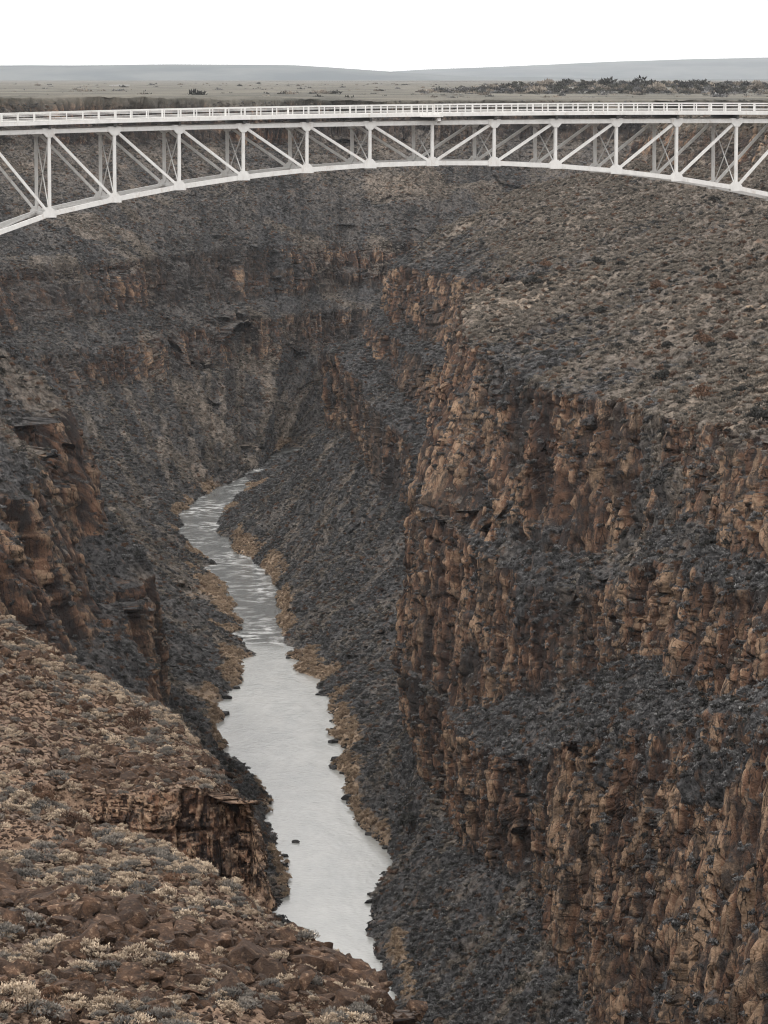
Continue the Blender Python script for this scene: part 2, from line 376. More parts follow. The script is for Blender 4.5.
TPX = 1.75; TPE = 1.4
def wall(name, ctrl, cc, tpx, band, lightfn, warmfn, mat, wmax, bigk=1.0, spots=(), spur=0):
    V, c, U, rp = build_patch(ctrl, cc, tpx, warp=.66 if spur else .62)
    N = normals(V)
    if np.median(N[..., 2]) < 0:
        V = V[:, ::-1]; c = c[:, ::-1]; U = U[:, ::-1]; rp = rp[:, ::-1]
    V = np.ascontiguousarray(V)
    # calm the ground towards the water and on the plateau
    V2, cc2, tone, crk = erode_rock(V, c, U, 1.0, 1.0, band, bigk, spur)
    calm = (.5+.5*sst(-181, -172, V[..., 2]))*(1-.93*sst(wmax, wmax+.6, rp))
    V2 = V*(1-calm[..., None])+V2*calm[..., None]
    V2[..., 2] += 1.6*fbm(V[..., 0]/17, V[..., 1]/17, 3.1, 3)*(1-sst(-178, -168, V[..., 2]))
    X, Y, Z = V2[..., 0], V2[..., 1], V2[..., 2]
    light = lightfn(X, Y, Z, rp); warm = warmfn(X, Y, Z, rp)
    for wx_, wy_, rr_, am_ in spots:
        light = np.clip(light+am_*np.exp(-((X-wx_)**2+((Y-wy_)*.35)**2)/rr_**2*(1+.8*fbm(X/6, Y/6, 0, 3))), 0, 1)
    chute = sst(.30, .55, fbm(U/7, Z/170, 3.9, 3))*sst(-178, -170, Z)*(1-sst(3.0, 3.6, rp))
    light = np.clip(light + .27*chute - .12*sst(.2, .5, fbm(U/12+9, Z/120, 1.9, 3)), 0, 1)
    nz = fbm(X/22, Y/22, 5.5, 3)
    wd_ = np.exp(-((Y-1450)/190)**2)*2.2*(X > -75)*(X < 20) + 2.4*np.exp(-((Y-790)/90)**2)*(X > 0) + 3*np.exp(-((Y-1930)/60)**2-((X+40)/25)**2)
    reed = sst(-180.3, -179.7, Z)*(1-sst(-177.9, -175.9, Z-wd_+2.0*nz))*sst(-.30, -.05, fbm(X/35+3, Y/35, 1.1, 2))*(1-cc2)
    varn = sst(.05, .9, fbm(X/26+30, Y/26, Z/20, 3)+.2)
    if 'east' in name:
        face = np.exp(-((Y-590)/95)**2)*(1-sst(-95, -80, Z))
        varn = varn*(1-.85*face); warm = np.clip(warm+.5*face, 0, 1); tone = np.clip(tone+.16*face, 0, 1)
    else:
        nr_ = 1-sst(1060, 1120, Y); varn = varn*(1-.5*nr_); warm = np.clip(warm+.3*nr_, 0, 1)
    o = grid_mesh(name, V2, dict(cliff=cc2, light=light, warm=warm, reed=reed, varnish=varn, tone=tone, crk=crk, plain=sst(wmax-.1, wmax+.4, rp)), mat)
    tag(o, kind='structure')
    print(name, V2.shape)
    return V2, cc2, light, rp, reed
M_canyon = canyon_material('canyon_rock_and_brush')
def r_light(X, Y, Z, rp):
    n = fbm(X/45, Y/45, Z/45, 3)
    l = sst(-74, -54, Z+12*n)*.46
    return np.clip(l + .22*sst(.25, .6, fbm(X/16, Y/16, 2.2, 3)), 0, 1)
def r_warm(X, Y, Z, rp):
    n = fbm(X/60+5, Y/60, Z/30, 3)
    return np.clip(.85 - .45*sst(1080, 1350, Y) + .45*n, 0, 1)
def l_light(X, Y, Z, rp):
    n = fbm(X/45, Y/45, Z/45, 3)
    l = .05+.08*sst(1250, 1600, Y)+.16*sst(-70, -35, Z+18*n)
    l = l + sst(9.0, 9.6, rp)*(.22+.5*fbm(X/300, Y/500, 9.1, 3))
    return np.clip(l + .35*sst(.25, .6, fbm(X/30, Y/30, 2.2+Z/40, 3)), 0, 1)
def l_warm(X, Y, Z, rp):
    n = fbm(X/60+5, Y/60, Z/30, 3)
    return np.clip(.88 - .30*sst(1080, 1300, Y) + .8*n - .35*sst(-38, -30, Z), 0, 1)
RW = wall('canyon_wall_east', RC, RCC, TPE, .55, r_light, r_warm, M_canyon, 10.7, .6, [(36, 1000, 13, .8), (28, 1010, 8, .5), (60, 690, 11, .9), (74, 720, 10, .6)])
LW = wall('canyon_wall_west', LC, LCC, TPX, 1.0, l_light, l_warm, M_canyon, 8.7, 1.3, (), 9)

# ================================================================== near slope on the left
def nrow(Y, pts, xl=(-120, -50), zl=(-22, -30)):
    r = [W(xl[0], Y, zl[0]), W(xl[1], Y, zl[1])]
    return r + [P(px, py, Y) for px, py in pts]
FS = [
 [W(x, -12, z) for x, z in zip((-120,-50,-25,-14,-9,-5,-1,3,7,10,14,30,60), (-1.7,)*10+(-8,-60,-120))],
 [W(x, 2, z) for x, z in zip((-120,-50,-25,-14,-9,-5,-1,3,7,10,14,30,60), (-1.7,)*10+(-8,-60,-120))],
 [W(x, 9, z) for x, z in zip((-120,-50,-25,-14,-9,-5,-1,3,7,10,14,30,60), (-4,-4,-5,-6,-7,-7,-7,-7,-8,-9,-16,-64,-130))],
 [W(x, 60, z) for x, z in zip((-120,-50,-22,-13,-9,-6,-4,-2,-.6,.5,2,8,20), (-12,-16,-18,-20,-20,-20,-20,-21,-22,-24,-36,-90,-150))],
 [W(x, 105, z) for x, z in zip((-120,-50,-20,-12,-9,-6.5,-4.5,-3,-1.6,-.5,.2,4,14), (-18,-24,-27,-28,-28,-28,-28,-28.5,-29,-30,-45,-100,-160))],
 nrow(140, [(0,1000),(80,1012),(150,1025),(200,1035),(250,1046),(300,1058),(350,1068),(390,1085),(402,1300),(560,2400),(700,4200)]),
 nrow(165, [(0,905),(80,915),(150,930),(200,940),(250,950),(300,970),(350,992),(392,1018),(402,1130),(500,2000),(640,3600)]),
 nrow(185, [(0,855),(80,862),(150,868),(200,880),(250,908),(300,938),(350,970),(392,1004),(404,1090),(480,1900),(600,3400)], zl=(-24,-32)),
 nrow(205, [(0,815),(80,832),(150,848),(200,876),(250,912),(300,950),(350,995),(390,1060),(410,1150),(470,1900),(580,3200)], zl=(-26,-33)),
 nrow(226, [(0,780),(60,810),(105,838),(150,868),(200,902),(240,928),(264,940),(290,1100),(330,1350),(420,2100),(540,3000)], zl=(-27,-34)),
 nrow(227.6, [(0,772),(60,790),(105,796),(150,792),(200,790),(240,800),(262,826),(285,1100),(320,1350),(400,2100),(540,2900)], zl=(-27,-34)),
 nrow(262, [(0,714),(60,730),(110,744),(155,752),(200,770),(236,796),(256,860),(280,1100),(310,1350),(390,2000),(520,2700)], zl=(-28,-36)),
 nrow(300, [(0,654),(60,676),(110,696),(155,712),(195,748),(228,788),(246,880),(270,1080),(300,1300),(370,1900),(480,2500)], zl=(-30,-38)),
 nrow(330, [(0,626),(60,656),(110,692),(155,718),(192,758),(220,815),(238,900),(262,1080),(290,1300),(360,1800),(470,2300)], zl=(-32,-40)),
 nrow(360, [(0,620),(60,668),(110,725),(150,780),(185,840),(210,910),(230,1000),(255,1150),(285,1300),(350,1700),(460,2100)], zl=(-34,-42)),
 nrow(420, [(0,900),(60,950),(110,1000),(150,1050),(185,1100),(210,1150),(230,1200),(255,1260),(285,1350),(350,1700),(460,2000)], zl=(-50,-66)),
 nrow(480, [(0,1350),(60,1400),(110,1450),(150,1500),(185,1520),(210,1540),(230,1560),(255,1600),(285,1650),(350,1750),(460,1850)], zl=(-90,-130)),
]
FC = np.array(FS, float)
FCC = np.zeros((FC.shape[0]-1, FC.shape[1]))
FCC[:, 9:] = .9; FCC[9, 4:] = 1; FCC[8, 5:] = .6; FCC[8:13, 7:] = 1; FCC[2:3, :] = .8
V, c, U, rp = build_patch(FC, FCC, 1.5, warp=.22, warp_len=14.)
if np.median(normals(V)[..., 2]) < 0:
    V = V[:, ::-1]; c = c[:, ::-1]; U = U[:, ::-1]; rp = rp[:, ::-1]
V = np.ascontiguousarray(V)
FV, Fc, Ft, Fk = erode_rock(V, c, U, .22, 1.0, .35, .8, 0, 1.9)
calm = sst(1.2, 2.2, rp)
FV = V*(1-calm[..., None])+FV*calm[..., None]
X, Y, Z = FV[..., 0], FV[..., 1], FV[..., 2]
Fl = np.clip(.80+.5*fbm(X/7, Y/7, 1.5, 3), 0, 1)
_u, _v, _d = proj(FV); Fl = Fl*(1-.75*np.exp(-((_v-(905+.22*_u))/30)**2)*(_u < 430)); Fw = np.clip(.8+.4*fbm(X/9, Y/9, Z/4, 3), 0, 1)  # soil darkened in the boulder band, painting the shaded gaps between stones
M_near = canyon_material('near_slope_soil_and_rock', 3.2, ((0.075, 0.042, 0.028), (0.30, 0.20, 0.135)))
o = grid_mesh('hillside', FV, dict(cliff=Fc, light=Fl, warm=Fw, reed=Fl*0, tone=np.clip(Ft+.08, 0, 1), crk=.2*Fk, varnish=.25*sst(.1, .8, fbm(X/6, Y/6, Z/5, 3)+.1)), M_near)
tag(o, kind='structure'); print('hillside', FV.shape)

# ================================================================== river
m, nt, b = new_mat('river_water'); q = NB(nt)
b.inputs['Roughness'].default_value = .16; b.inputs['Specular IOR Level'].default_value = .5; b.inputs['IOR'].default_value = 1.33
co = q.coord(); rap = q.attr('rapid')
fo = q.math('MULTIPLY', q.mapr(q.noise(q.coord((.35, .30, 1)), .55, 5, .6), .46, .60), q.mapr(q.noise(q.coord((.6, .25, 1)), .09, 3), .38, .62))
cal = q.mix(q.mapr(q.noise(q.coord((.5, .12, 1)), .25, 3), .35, .65), (0.25, 0.255, 0.245), (0.31, 0.31, 0.295))
wc = q.mix(rap, cal, (0.075, 0.078, 0.076))
wc = q.mix(q.math('MULTIPLY', fo, rap), wc, (0.55, 0.55, 0.54))
q.lk(wc, b.inputs['Base Color'])
hh = q.math('ADD', q.noise(q.coord((1, .8, 1)), .8, 4, .6), q.math('MULTIPLY', q.noise(q.coord((1, .3, 1)), .22, 2), 1.5))
bp = q.n('ShaderNodeBump'); q.lk(hh, bp.inputs['Height']); q.lk(q.mapr(rap, 0, 1, .10, .8), bp.inputs['Distance']); q.lk(bp.outputs[0], b.inputs['Normal'])
M_water = m
xs = np.linspace(-170, 950, 281); ys = np.linspace(20, 2110, 523)
gx, gy = np.meshgrid(xs, ys)
V = np.stack([gx, gy, np.full_like(gx, -180.0)], -1)[:, :, :]
rapid = sst(1240, 1275, gy+10*fbm(gx/15, gy/15, 0, 2))
o = grid_mesh('river', V, dict(rapid=rapid), M_water, True); tag(o, kind='structure')

# ================================================================== far country
m, nt, b = new_mat('far_ground'); q = NB(nt)
co = q.coord((1, .35, 1))
c1 = q.mix(q.mapr(q.noise(co, .0009, 4), .4, .6), (0.105, 0.105, 0.095), (0.18, 0.172, 0.15))
c1 = q.mix(q.mapr(q.noise(co, .012, 5, .7), .50, .62), c1, (0.055, 0.058, 0.05))
q.lk(c1, b.inputs['Base Color'])
M_far = m
def mound(name, x0, x1, y0, y1, hfn, n=160, k=40, mat=None, zbase=-20):
    gx, gy = np.meshgrid(np.linspace(x0, x1, n), np.linspace(y0, y1, k))
    t = np.sin(np.pi*(gy-y0)/(y1-y0))**.7
    z = zbase + hfn(gx, gy)*t
    o = grid_mesh(name, np.stack([gx, gy, z], -1), {}, mat or M_far, True); tag(o, kind='structure'); return o
def pxh(x, y): return CX + FPX*x/y
def h_left(x, y):
    p = pxh(x, y)
    top = np.interp(p, [-3000,-600,0,100,180,290,330,400,470,700], [60,66,66.5,66,65,65,67.5,72.5,77,79])
    return (Y0-top)/FPX*y + 20 + 6*fbm(x/900, y/900, 0, 3)
def h_right(x, y):
    p = pxh(x, y)
    top = np.interp(p, [330,390,430,520,600,768,1500,4000], [79,72.5,70,66,62.5,57.5,52,66])
    return (Y0-top)/FPX*y + 20 + 8*fbm(x/1500, y/1500, 3, 3)
m, nt, b = new_mat('haze_blue_wooded_hills'); q = NB(nt)
q.lk(q.mix(q.mapr(q.noise(q.coord((1, .5, 1)), .0016, 5, .65), .4, .6), (0.055, 0.070, 0.078), (0.115, 0.125, 0.125)), b.inputs['Base Color'])  # forest colour with the blue of distance haze mixed into it
mound('hills', -20000, 3000, 24000, 30000, h_left, 220, 30, zbase=-20, mat=m)
mound('mountains', -4000, 40000, 36000, 46000, h_right, 260, 30, zbase=-20, mat=m)
def h_knoll(x, y):
    return 5+ (7+2.5*fbm(x/60, y/60, 1, 3))*sst(20, 140, x)*(1-sst(900, 1600, x))
mound('hill', 0, 1700, 3000, 3900, h_knoll, 260, 60, zbase=-20)
# one sheet of ground out to the horizon, under everything
me = bpy.data.meshes.new('ground'); bm = bmesh.new()
vs = [bm.verts.new(v) for v in ((-44000,-2900,-190),(44000,-2900,-190),(44000,49000,-190),(-44000,49000,-190))]; bm.faces.new(vs); bm.to_mesh(me); me.materials.append(M_far)
o = bpy.data.objects.new('ground', me); COL.objects.link(o); tag(o, kind='structure')


# ================================================================== plants, rocks: prototypes
def raw_mesh(name, verts, faces, mats, attrs=None, smooth=False, midx=None):
    me = bpy.data.meshes.new(name); me.from_pydata([tuple(v) for v in verts], [], [tuple(f) for f in faces])
    for m_ in mats: me.materials.append(m_)
    if midx is not None: me.polygons.foreach_set('material_index', np.asarray(midx, np.int32))
    if smooth: me.polygons.foreach_set('use_smooth', np.ones(len(me.polygons), bool))
    for a, v in (attrs or {}).items():
        at = me.attributes.new(a, 'FLOAT', 'POINT'); at.data.foreach_set('value', np.asarray(v, np.float32))
    me.update(); return me
def leafy(rr, centres, radii, per, size, flat=.5, up=.4):
    """many small leaf-clump triangles around the given centres"""
    vs, fs, tip = [], [], []
    for c_, r_ in zip(centres, radii):
        for k in range(per):
            d_ = rr.normal(size=3); d_[2] = abs(d_[2])*.8+.15*rr.normal() ; d_ /= np.linalg.norm(d_)
            p_ = np.array(c_) + d_*r_*rr.uniform(.55, 1.05)*np.array([1, 1, .85])
            a_ = np.cross(d_, rr.normal(size=3)); a_ /= np.linalg.norm(a_)+1e-9
            b_ = d_*flat + np.array([0, 0, up]) + .5*rr.normal(size=3)*.6; b_ /= np.linalg.norm(b_)+1e-9
            sz = size*rr.uniform(.6, 1.3)
            i0 = len(vs); vs += [p_-a_*sz*.55, p_+a_*sz*.55, p_+b_*sz*1.3]; fs.append((i0, i0+1, i0+2))
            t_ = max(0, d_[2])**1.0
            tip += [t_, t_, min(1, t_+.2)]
    return vs, fs, tip
def plant_material(name, lo, hi, tipcol, dark, rnd=.35):
    m, nt, b = new_mat(name); q = NB(nt)
    oi = q.n('ShaderNodeObjectInfo')
    c = q.mix(q.noise(q.coord(), 3.0, 2), lo, hi)
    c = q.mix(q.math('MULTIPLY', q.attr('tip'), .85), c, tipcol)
    c = q.mix(q.mapr(oi.outputs['Random'], 0, 1, 0, rnd), c, dark)
    q.lk(c, b.inputs['Base Color']); return m
M_sage = plant_material('sage_leaves', (0.032, 0.032, 0.035), (0.13, 0.129, 0.132), (0.29, 0.285, 0.28), (0.022, 0.022, 0.024), .85)
M_sagehi = plant_material('pale_sage_leaves', (0.085, 0.077, 0.069), (0.20, 0.18, 0.157), (0.37, 0.32, 0.265), (0.07, 0.062, 0.055), .75)
M_tan = plant_material('rabbitbrush_heads', (0.085, 0.075, 0.068), (0.22, 0.18, 0.14), (0.74, 0.60, 0.45), (0.24, 0.18, 0.13), .6)
M_grey = plant_material('grey_sage_leaves', (0.075, 0.076, 0.08), (0.14, 0.137, 0.135), (0.30, 0.26, 0.215), (0.07, 0.07, 0.07), .6)
M_reed = plant_material('dry_reed_stalks', (0.13, 0.09, 0.062), (0.34, 0.25, 0.172), (0.52, 0.405, 0.29), (0.15, 0.10, 0.07), .7)
M_rusty = plant_material('dry_brown_twigs', (0.07, 0.042, 0.028), (0.16, 0.095, 0.06), (0.20, 0.12, 0.08), (0.05, 0.035, 0.03), .6)
M_junf = plant_material('haze_paled_juniper', (0.05, 0.052, 0.045), (0.10, 0.10, 0.085), (0.13, 0.125, 0.105), (0.045, 0.045, 0.04), .6)  # far trees: distance haze put into a paler leaf colour
M_juni = plant_material('juniper_leaves', (0.026, 0.026, 0.024), (0.055, 0.054, 0.05), (0.07, 0.068, 0.062), (0.02, 0.02, 0.02), .5)
m, nt, b = new_mat('woody_stem'); b.inputs['Base Color'].default_value = (.07, .05, .04, 1); M_stem = m
def stems(rr, n, h, r):
    vs, fs = [], []
    for k in range(n):
        a = rr.uniform(0, 6.28); e = np.array([math.cos(a)*r, math.sin(a)*r, h])*rr.uniform(.6, 1)
        w_ = .035*h+.01
        i = len(vs)
        for t, ww in ((0, w_), (1, w_*.3)):
            for j in range(3):
                an = j*2.09; vs.append(e*t + np.array([math.cos(an)*ww, math.sin(an)*ww, -.12*h*(1-t)]))
        for j in range(3): fs.append((i+j, i+(j+1) % 3, i+3+(j+1) % 3, i+3+j))
    return vs, fs
def shrub_mesh(name, seed, mat, n=12, per=34, br=.2, size=.07, wide=.5, high=.42, with_stem=False):
    rr = np.random.default_rng(seed); cs, rs = [], []
    for k in range(n):
        a = rr.uniform(0, 6.28); ra = math.sqrt(rr.uniform(0, 1))*wide
        cs.append((math.cos(a)*ra, math.sin(a)*ra, high*(1-.75*(ra/wide)**2)*rr.uniform(.75, 1.1))); rs.append(br*rr.uniform(.7, 1.25))
    v, f, t = leafy(rr, cs, rs, per, size)
    v2, f2 = stems(rr, 7, high, wide*.7)
    o = len(v); v += v2; f += [tuple(i+o for i in q_) for q_ in f2]; t += [0]*len(v2)
    mi = [0]*(len(f)-len(f2))+[1]*len(f2)
    return raw_mesh(name, v, f, [mat, M_stem], dict(tip=t), midx=mi)
def rock_mesh(name, seed, mat, n=14, sq=(1, .8, .6)):
    rr = np.random.default_rng(seed); bm = bmesh.new()
    for k in range(n):
        d_ = rr.normal(size=3); d_ /= np.linalg.norm(d_); d_ = np.sign(d_)*np.abs(d_)**.6
        bm.verts.new(tuple(d_*np.array(sq)*rr.uniform(.42, .6)))
    r = bmesh.ops.convex_hull(bm, input=bm.verts)
    bmesh.ops.delete(bm, geom=[g for g in r['geom_interior'] if isinstance(g, bmesh.types.BMVert)], context='VERTS')
    bmesh.ops.bevel(bm, geom=bm.edges[:], offset=.012, segments=1, affect='EDGES')
    bmesh.ops.triangulate(bm, faces=bm.faces[:]); bmesh.ops.subdivide_edges(bm, edges=bm.edges[:], cuts=1, use_grid_fill=True)
    for v in bm.verts:
        c_ = v.co; k = 1+.09*float(vn(c_.x*4+seed, c_.y*4, c_.z*4))+.04*float(vn(c_.x*11+seed, c_.y*11, c_.z*11)); v.co = c_*k
    me = bpy.data.meshes.new(name); bm.to_mesh(me); bm.free(); me.materials.append(mat); return me
def rock_material(name, a, b_, c_, sc=2.5):
    m, nt, b = new_mat(name); q = NB(nt)
    g = q.n('ShaderNodeTexCoord'); oi = q.n('ShaderNodeObjectInfo')
    co = g.outputs['Object']; n1 = q.noise(co, sc, 5, .65)
    col = q.mix(q.mapr(n1, .35, .65), a, b_); col = q.mix(q.mapr(q.noise(co, sc*2.3, 4, .7), .55, .68), col, c_)
    col = q.mix(q.mapr(oi.outputs['Random'], 0, 1, 0, .7), col, a)
    q.lk(col, b.inputs['Base Color']); q.lk(q.bump(q.math('ADD', n1, q.noise(co, sc*5, 4, .7)), .16, 1.0), b.inputs['Normal']); return m
M_basalt = rock_material('basalt_boulder', (0.032, 0.021, 0.016), (0.14, 0.080, 0.050), (0.32, 0.215, 0.145))
M_wet = rock_material('dark_river_rock', (0.018, 0.018, 0.019), (0.05, 0.048, 0.047), (0.09, 0.08, 0.07))
M_pale = rock_material('pale_sandstone_boulder', (0.20, 0.15, 0.11), (0.36, 0.27, 0.19), (0.46, 0.36, 0.26))

def place(name, me, loc, rz=0, sc=1, tilt=(0, 0), props=None):
    o = bpy.data.objects.new(name, me); COL.objects.link(o); o.location = tuple(float(a) for a in loc)
    o.rotation_euler = (tilt[0], tilt[1], rz); o.scale = sc if isinstance(sc, (tuple, list)) else (sc,)*3
    if props: tag(o, **props)
    return o
_gn = {}
def scatter(name, pts, protos, scl, picks=None, tiltv=.25):
    """one 'stuff' object: copies of a few plants or stones on points"""
    n = len(pts)
    me = bpy.data.meshes.new(name); me.vertices.add(n); me.vertices.foreach_set('co', np.asarray(pts, np.float32).reshape(-1))
    at = me.attributes.new('rot', 'FLOAT_VECTOR', 'POINT')
    rot = np.stack([rng.normal(0, tiltv, n), rng.normal(0, tiltv, n), rng.uniform(0, 6.28, n)], -1)
    at.data.foreach_set('vector', rot.astype(np.float32).reshape(-1))
    at = me.attributes.new('scl', 'FLOAT', 'POINT'); at.data.foreach_set('value', np.asarray(scl, np.float32))
    at = me.attributes.new('pick', 'INT', 'POINT')
    if picks is None: picks = rng.integers(0, len(protos), n)
    at.data.foreach_set('value', np.asarray(picks, np.int32))
    o = bpy.data.objects.new(name, me); COL.objects.link(o); tag(o, kind='stuff')
    ng = bpy.data.node_groups.new(name, 'GeometryNodeTree')
    ng.interface.new_socket('Geometry', in_out='INPUT', socket_type='NodeSocketGeometry')
    ng.interface.new_socket('Geometry', in_out='OUTPUT', socket_type='NodeSocketGeometry')
    N = ng.nodes.new; L = ng.links.new
    gi, go = N('NodeGroupInput'), N('NodeGroupOutput'); iop = N('GeometryNodeInstanceOnPoints'); jg = N('GeometryNodeJoinGeometry')
    for p_ in reversed(protos):
        oi = N('GeometryNodeObjectInfo'); oi.inputs['Object'].default_value = p_; oi.inputs['As Instance'].default_value = True
        oi.transform_space = 'ORIGINAL'; L(oi.outputs['Geometry'], jg.inputs[0])
    L(gi.outputs[0], iop.inputs['Points']); L(jg.outputs[0], iop.inputs['Instance']); iop.inputs['Pick Instance'].default_value = True
    def na(nm, dt):
        x = N('GeometryNodeInputNamedAttribute'); x.data_type = dt; x.inputs['Name'].default_value = nm
        return [q_ for q_ in x.outputs if q_.name == 'Attribute' and q_.enabled][0]
    L(na('pick', 'INT'), iop.inputs['Instance Index'])
    e2r = N('FunctionNodeEulerToRotation'); L(na('rot', 'FLOAT_VECTOR'), e2r.inputs[0]); L(e2r.outputs[0], iop.inputs['Rotation'])
    L(na('scl', 'FLOAT'), iop.inputs['Scale']); L(iop.outputs[0], go.inputs[0])
    md = o.modifiers.new('scatter', 'NODES'); md.node_group = ng
    return o

def vert_area(V):
    a = np.gradient(V, axis=0); b = np.gradient(V, axis=1)
    return np.linalg.norm(np.cross(a, b), axis=-1)
def sample_surface(V, weight, dens, margin=30, seed=1):
    """random grid points, dens per square metre times weight, within the view"""
    rr = np.random.default_rng(seed)
    u, v, dep = proj(V); inside = (u > -margin) & (u < 768+margin) & (v > 60) & (v < 1024+margin) & (V[..., 1] > 30)
    n = normals(V); face = (n*V).sum(-1) < 0.06*np.linalg.norm(V, axis=-1)
    p = np.clip(vert_area(V)*weight*dens, 0, 1)*inside*face
    k = rr.random(p.shape) < p
    _last[0] = k
    return V[k], u[k], v[k]
_last = [None]

# ================================================================== brush on the canyon walls
g_sh = 'dark shrubs dotted over the upper east slope'
sh = [shrub_mesh('shrub_mesh', 11+k, [M_sage, M_sage, M_juni, M_rusty, M_sagehi, M_sagehi][k], n=9, per=15, br=.34, size=.22, wide=.62, high=.42) for k in range(6)]
reedm = [shrub_mesh('reed_mesh', 41+k, M_reed, n=8, per=14, br=.3, size=.22, wide=.6, high=.5) for k in range(2)]
bigsh = [shrub_mesh('big_shrub_mesh', 31+k, [M_juni, M_rusty][k % 2], n=22, per=26, br=.24, size=.10, wide=.55, high=.55) for k in range(4)]
def surf_at(V, px, py):
    u, v, dep = _pc(V)
    dd = (u-px)**2+(v-py)**2
    near = dd < max(9.0, dd.min()*1.5)
    idx = np.where(near.ravel())[0]
    j = idx[np.argmin(dep.ravel()[idx])]
    return V.reshape(-1, 3)[j]
_cache = {}
def _pc(V):
    if id(V) not in _cache: _cache[id(V)] = proj(V)
    return _cache[id(V)]
REV = RW[0]; LEV = LW[0]
protos = []
for i, (px, py, s_, k, lab) in enumerate([
    (534, 284, 3.6, 0, 'dark round shrub on the pale shelf above the cliff edge'),
    (545, 267, 3.2, 1, 'brown shrub just uphill of the dark round shrub on the pale shelf'),
    (662, 380, 3.2, 0, 'black-green shrub at the head of a notch in the cliff edge'),
    (705, 398, 3.6, 1, 'rusty brown shrub just above the pale ledge near the right edge'),
    (760, 424, 3.4, 0, 'dark shrub at the front of the pale ledge on the far right'),
    (602, 312, 2.6, 2, 'dark shrub halfway up the open grey slope'),
    (598, 262, 3.0, 0, 'dark shrub beside the small tan outcrop on the upper slope'),
    (655, 290, 2.6, 3, 'brown shrub in the middle of the open slope right of the tan outcrop'),
    (700, 345, 3.0, 1, 'wide reddish shrub below the pale boulders'),
    (412, 830, 5.0, 0, 'large black shrub on the talus beside the river bend'),
    (715, 200, 3.0, 2, 'dark shrub high on the slope close under the bridge chord')]):
    w_ = surf_at(REV, px, py); o = place('shrub', bigsh[k], w_, rng.uniform(0, 6), s_, props=dict(label=lab, cat='shrub'))
for k in range(6):
    w_ = surf_at(REV, 560+30*k, 330+8*k)
    protos.append(place('shrub', sh[k], w_, 0, 1.4, props=dict(label=['small grey sage bush low on the open slope above the cliffs', 'small dark sage bush on the open slope right of the lowest one', 'small black-green bush on the open slope above the notch', 'small rusty bush on the open slope below the pale boulders', 'small pale sage bush on the open slope near the rusty one', 'pale sage bush farthest right in the low row on the open slope'][k], cat='shrub')))
for k in range(44):
    px = 500+260*rng.random(); py = 200+ (225*rng.random())
    if py > 250+ (px-480)*.7: continue
    w_ = surf_at(REV, px, py)
    place('shrub', bigsh[int(rng.integers(0, 4))], w_, rng.uniform(0, 6), rng.uniform(1.2, 2.2), props=dict(label='small dark shrub scattered on the open slope above the brown cliffs', cat='shrub', group=g_sh))
def brush(name, data, dens, seed, smin=.7, smax=1.5, m=30, hi=None, cdens=.8):
    V, cc, light, rp, reed = data
    n = normals(V)[..., 2]
    cl = fbm(V[..., 0]/14, V[..., 1]/14, V[..., 2]/14, 3)
    w_ = (1-cdens*sst(.45, .85, cc)*(1-.7*sst(.55, .75, n)))*sst(-.15, .2, n)*(1-.95*reed)*(.45+.8*sst(-.3, .3, cl))*(V[..., 2] > -179.6)*(V[..., 2] < -13)
    p_, u, v = sample_surface(V, w_, dens, m, seed)
    nn = len(p_)
    sc = np.random.default_rng(seed).uniform(smin, smax, nn)**1.3
    pk = np.random.default_rng(seed+1).choice(4, nn, p=[.42, .36, .14, .08])
    open('/tmp/log.txt', 'a').write('%s %d %s\n' % (name, nn, V.shape))
    L_ = light[_last[0]]
    up = np.random.default_rng(seed+2).random(nn) < sst(.08, .45, L_)
    pk = np.where(up & (pk < 2), 4+pk, pk)
    return scatter(name, p_, protos, sc, pk)
brush('undergrowth', RW, .80, 5, .42, 1.12, cdens=.8)
brush('undergrowth', LW, .42, 6, .5, 1.2, cdens=.93)

# dry reeds along both banks
rp0 = place('reed_clump', reedm[0], PZ(432, 985, -178.5), 0, 1.5, props=dict(label='tan reed clump beside the river at the lower end of the east bank', cat='reeds'))
rp1 = place('reed_clump', reedm[1], PZ(262, 548, -178.8), 0, 1.5, props=dict(label='tan reed clump at the upstream end of the east bank strip', cat='reeds'))
for D_, sd_ in ((RW, 51), (LW, 52)):
    p_, u, v = sample_surface(D_[0], sst(.2, .6, D_[4]), .5, 20, sd_)
    scatter('reeds', p_, [rp0, rp1], np.random.default_rng(sd_).uniform(.6, 1.5, len(p_)))

talus_rocks = [rock_mesh('talus_rock_mesh', 400+k, M_basalt, 12, (1, .8, .65)) for k in range(3)]
tr = [place('talus_boulder', talus_rocks[k], surf_at(REV, *p_), rng.uniform(0, 6), 2.2, (.3, .2), props=dict(label=l_, cat='boulder')) for k, (p_, l_) in enumerate([
    ((520, 930), 'brown boulder on the dark talus below the lower east cliff'), ((360, 560), 'brown boulder halfway up the dark talus above the reed strip'), ((350, 660), 'brown boulder on the dark talus above the river narrows')])]
for D_, sd_, dn_ in ((RW, 61, .022), (LW, 62, .012)):
    p_, u, v = sample_surface(D_[0], (1-D_[1])*(D_[0][..., 2] < -22)*sst(-.1, .4, fbm(D_[0][..., 0]/20, D_[0][..., 1]/20, D_[0][..., 2]/20, 3)), dn_, 20, sd_)
    scatter('rubble', p_, tr, np.random.default_rng(sd_).lognormal(-.1, .45, len(p_)).clip(.4, 3), None, .6)

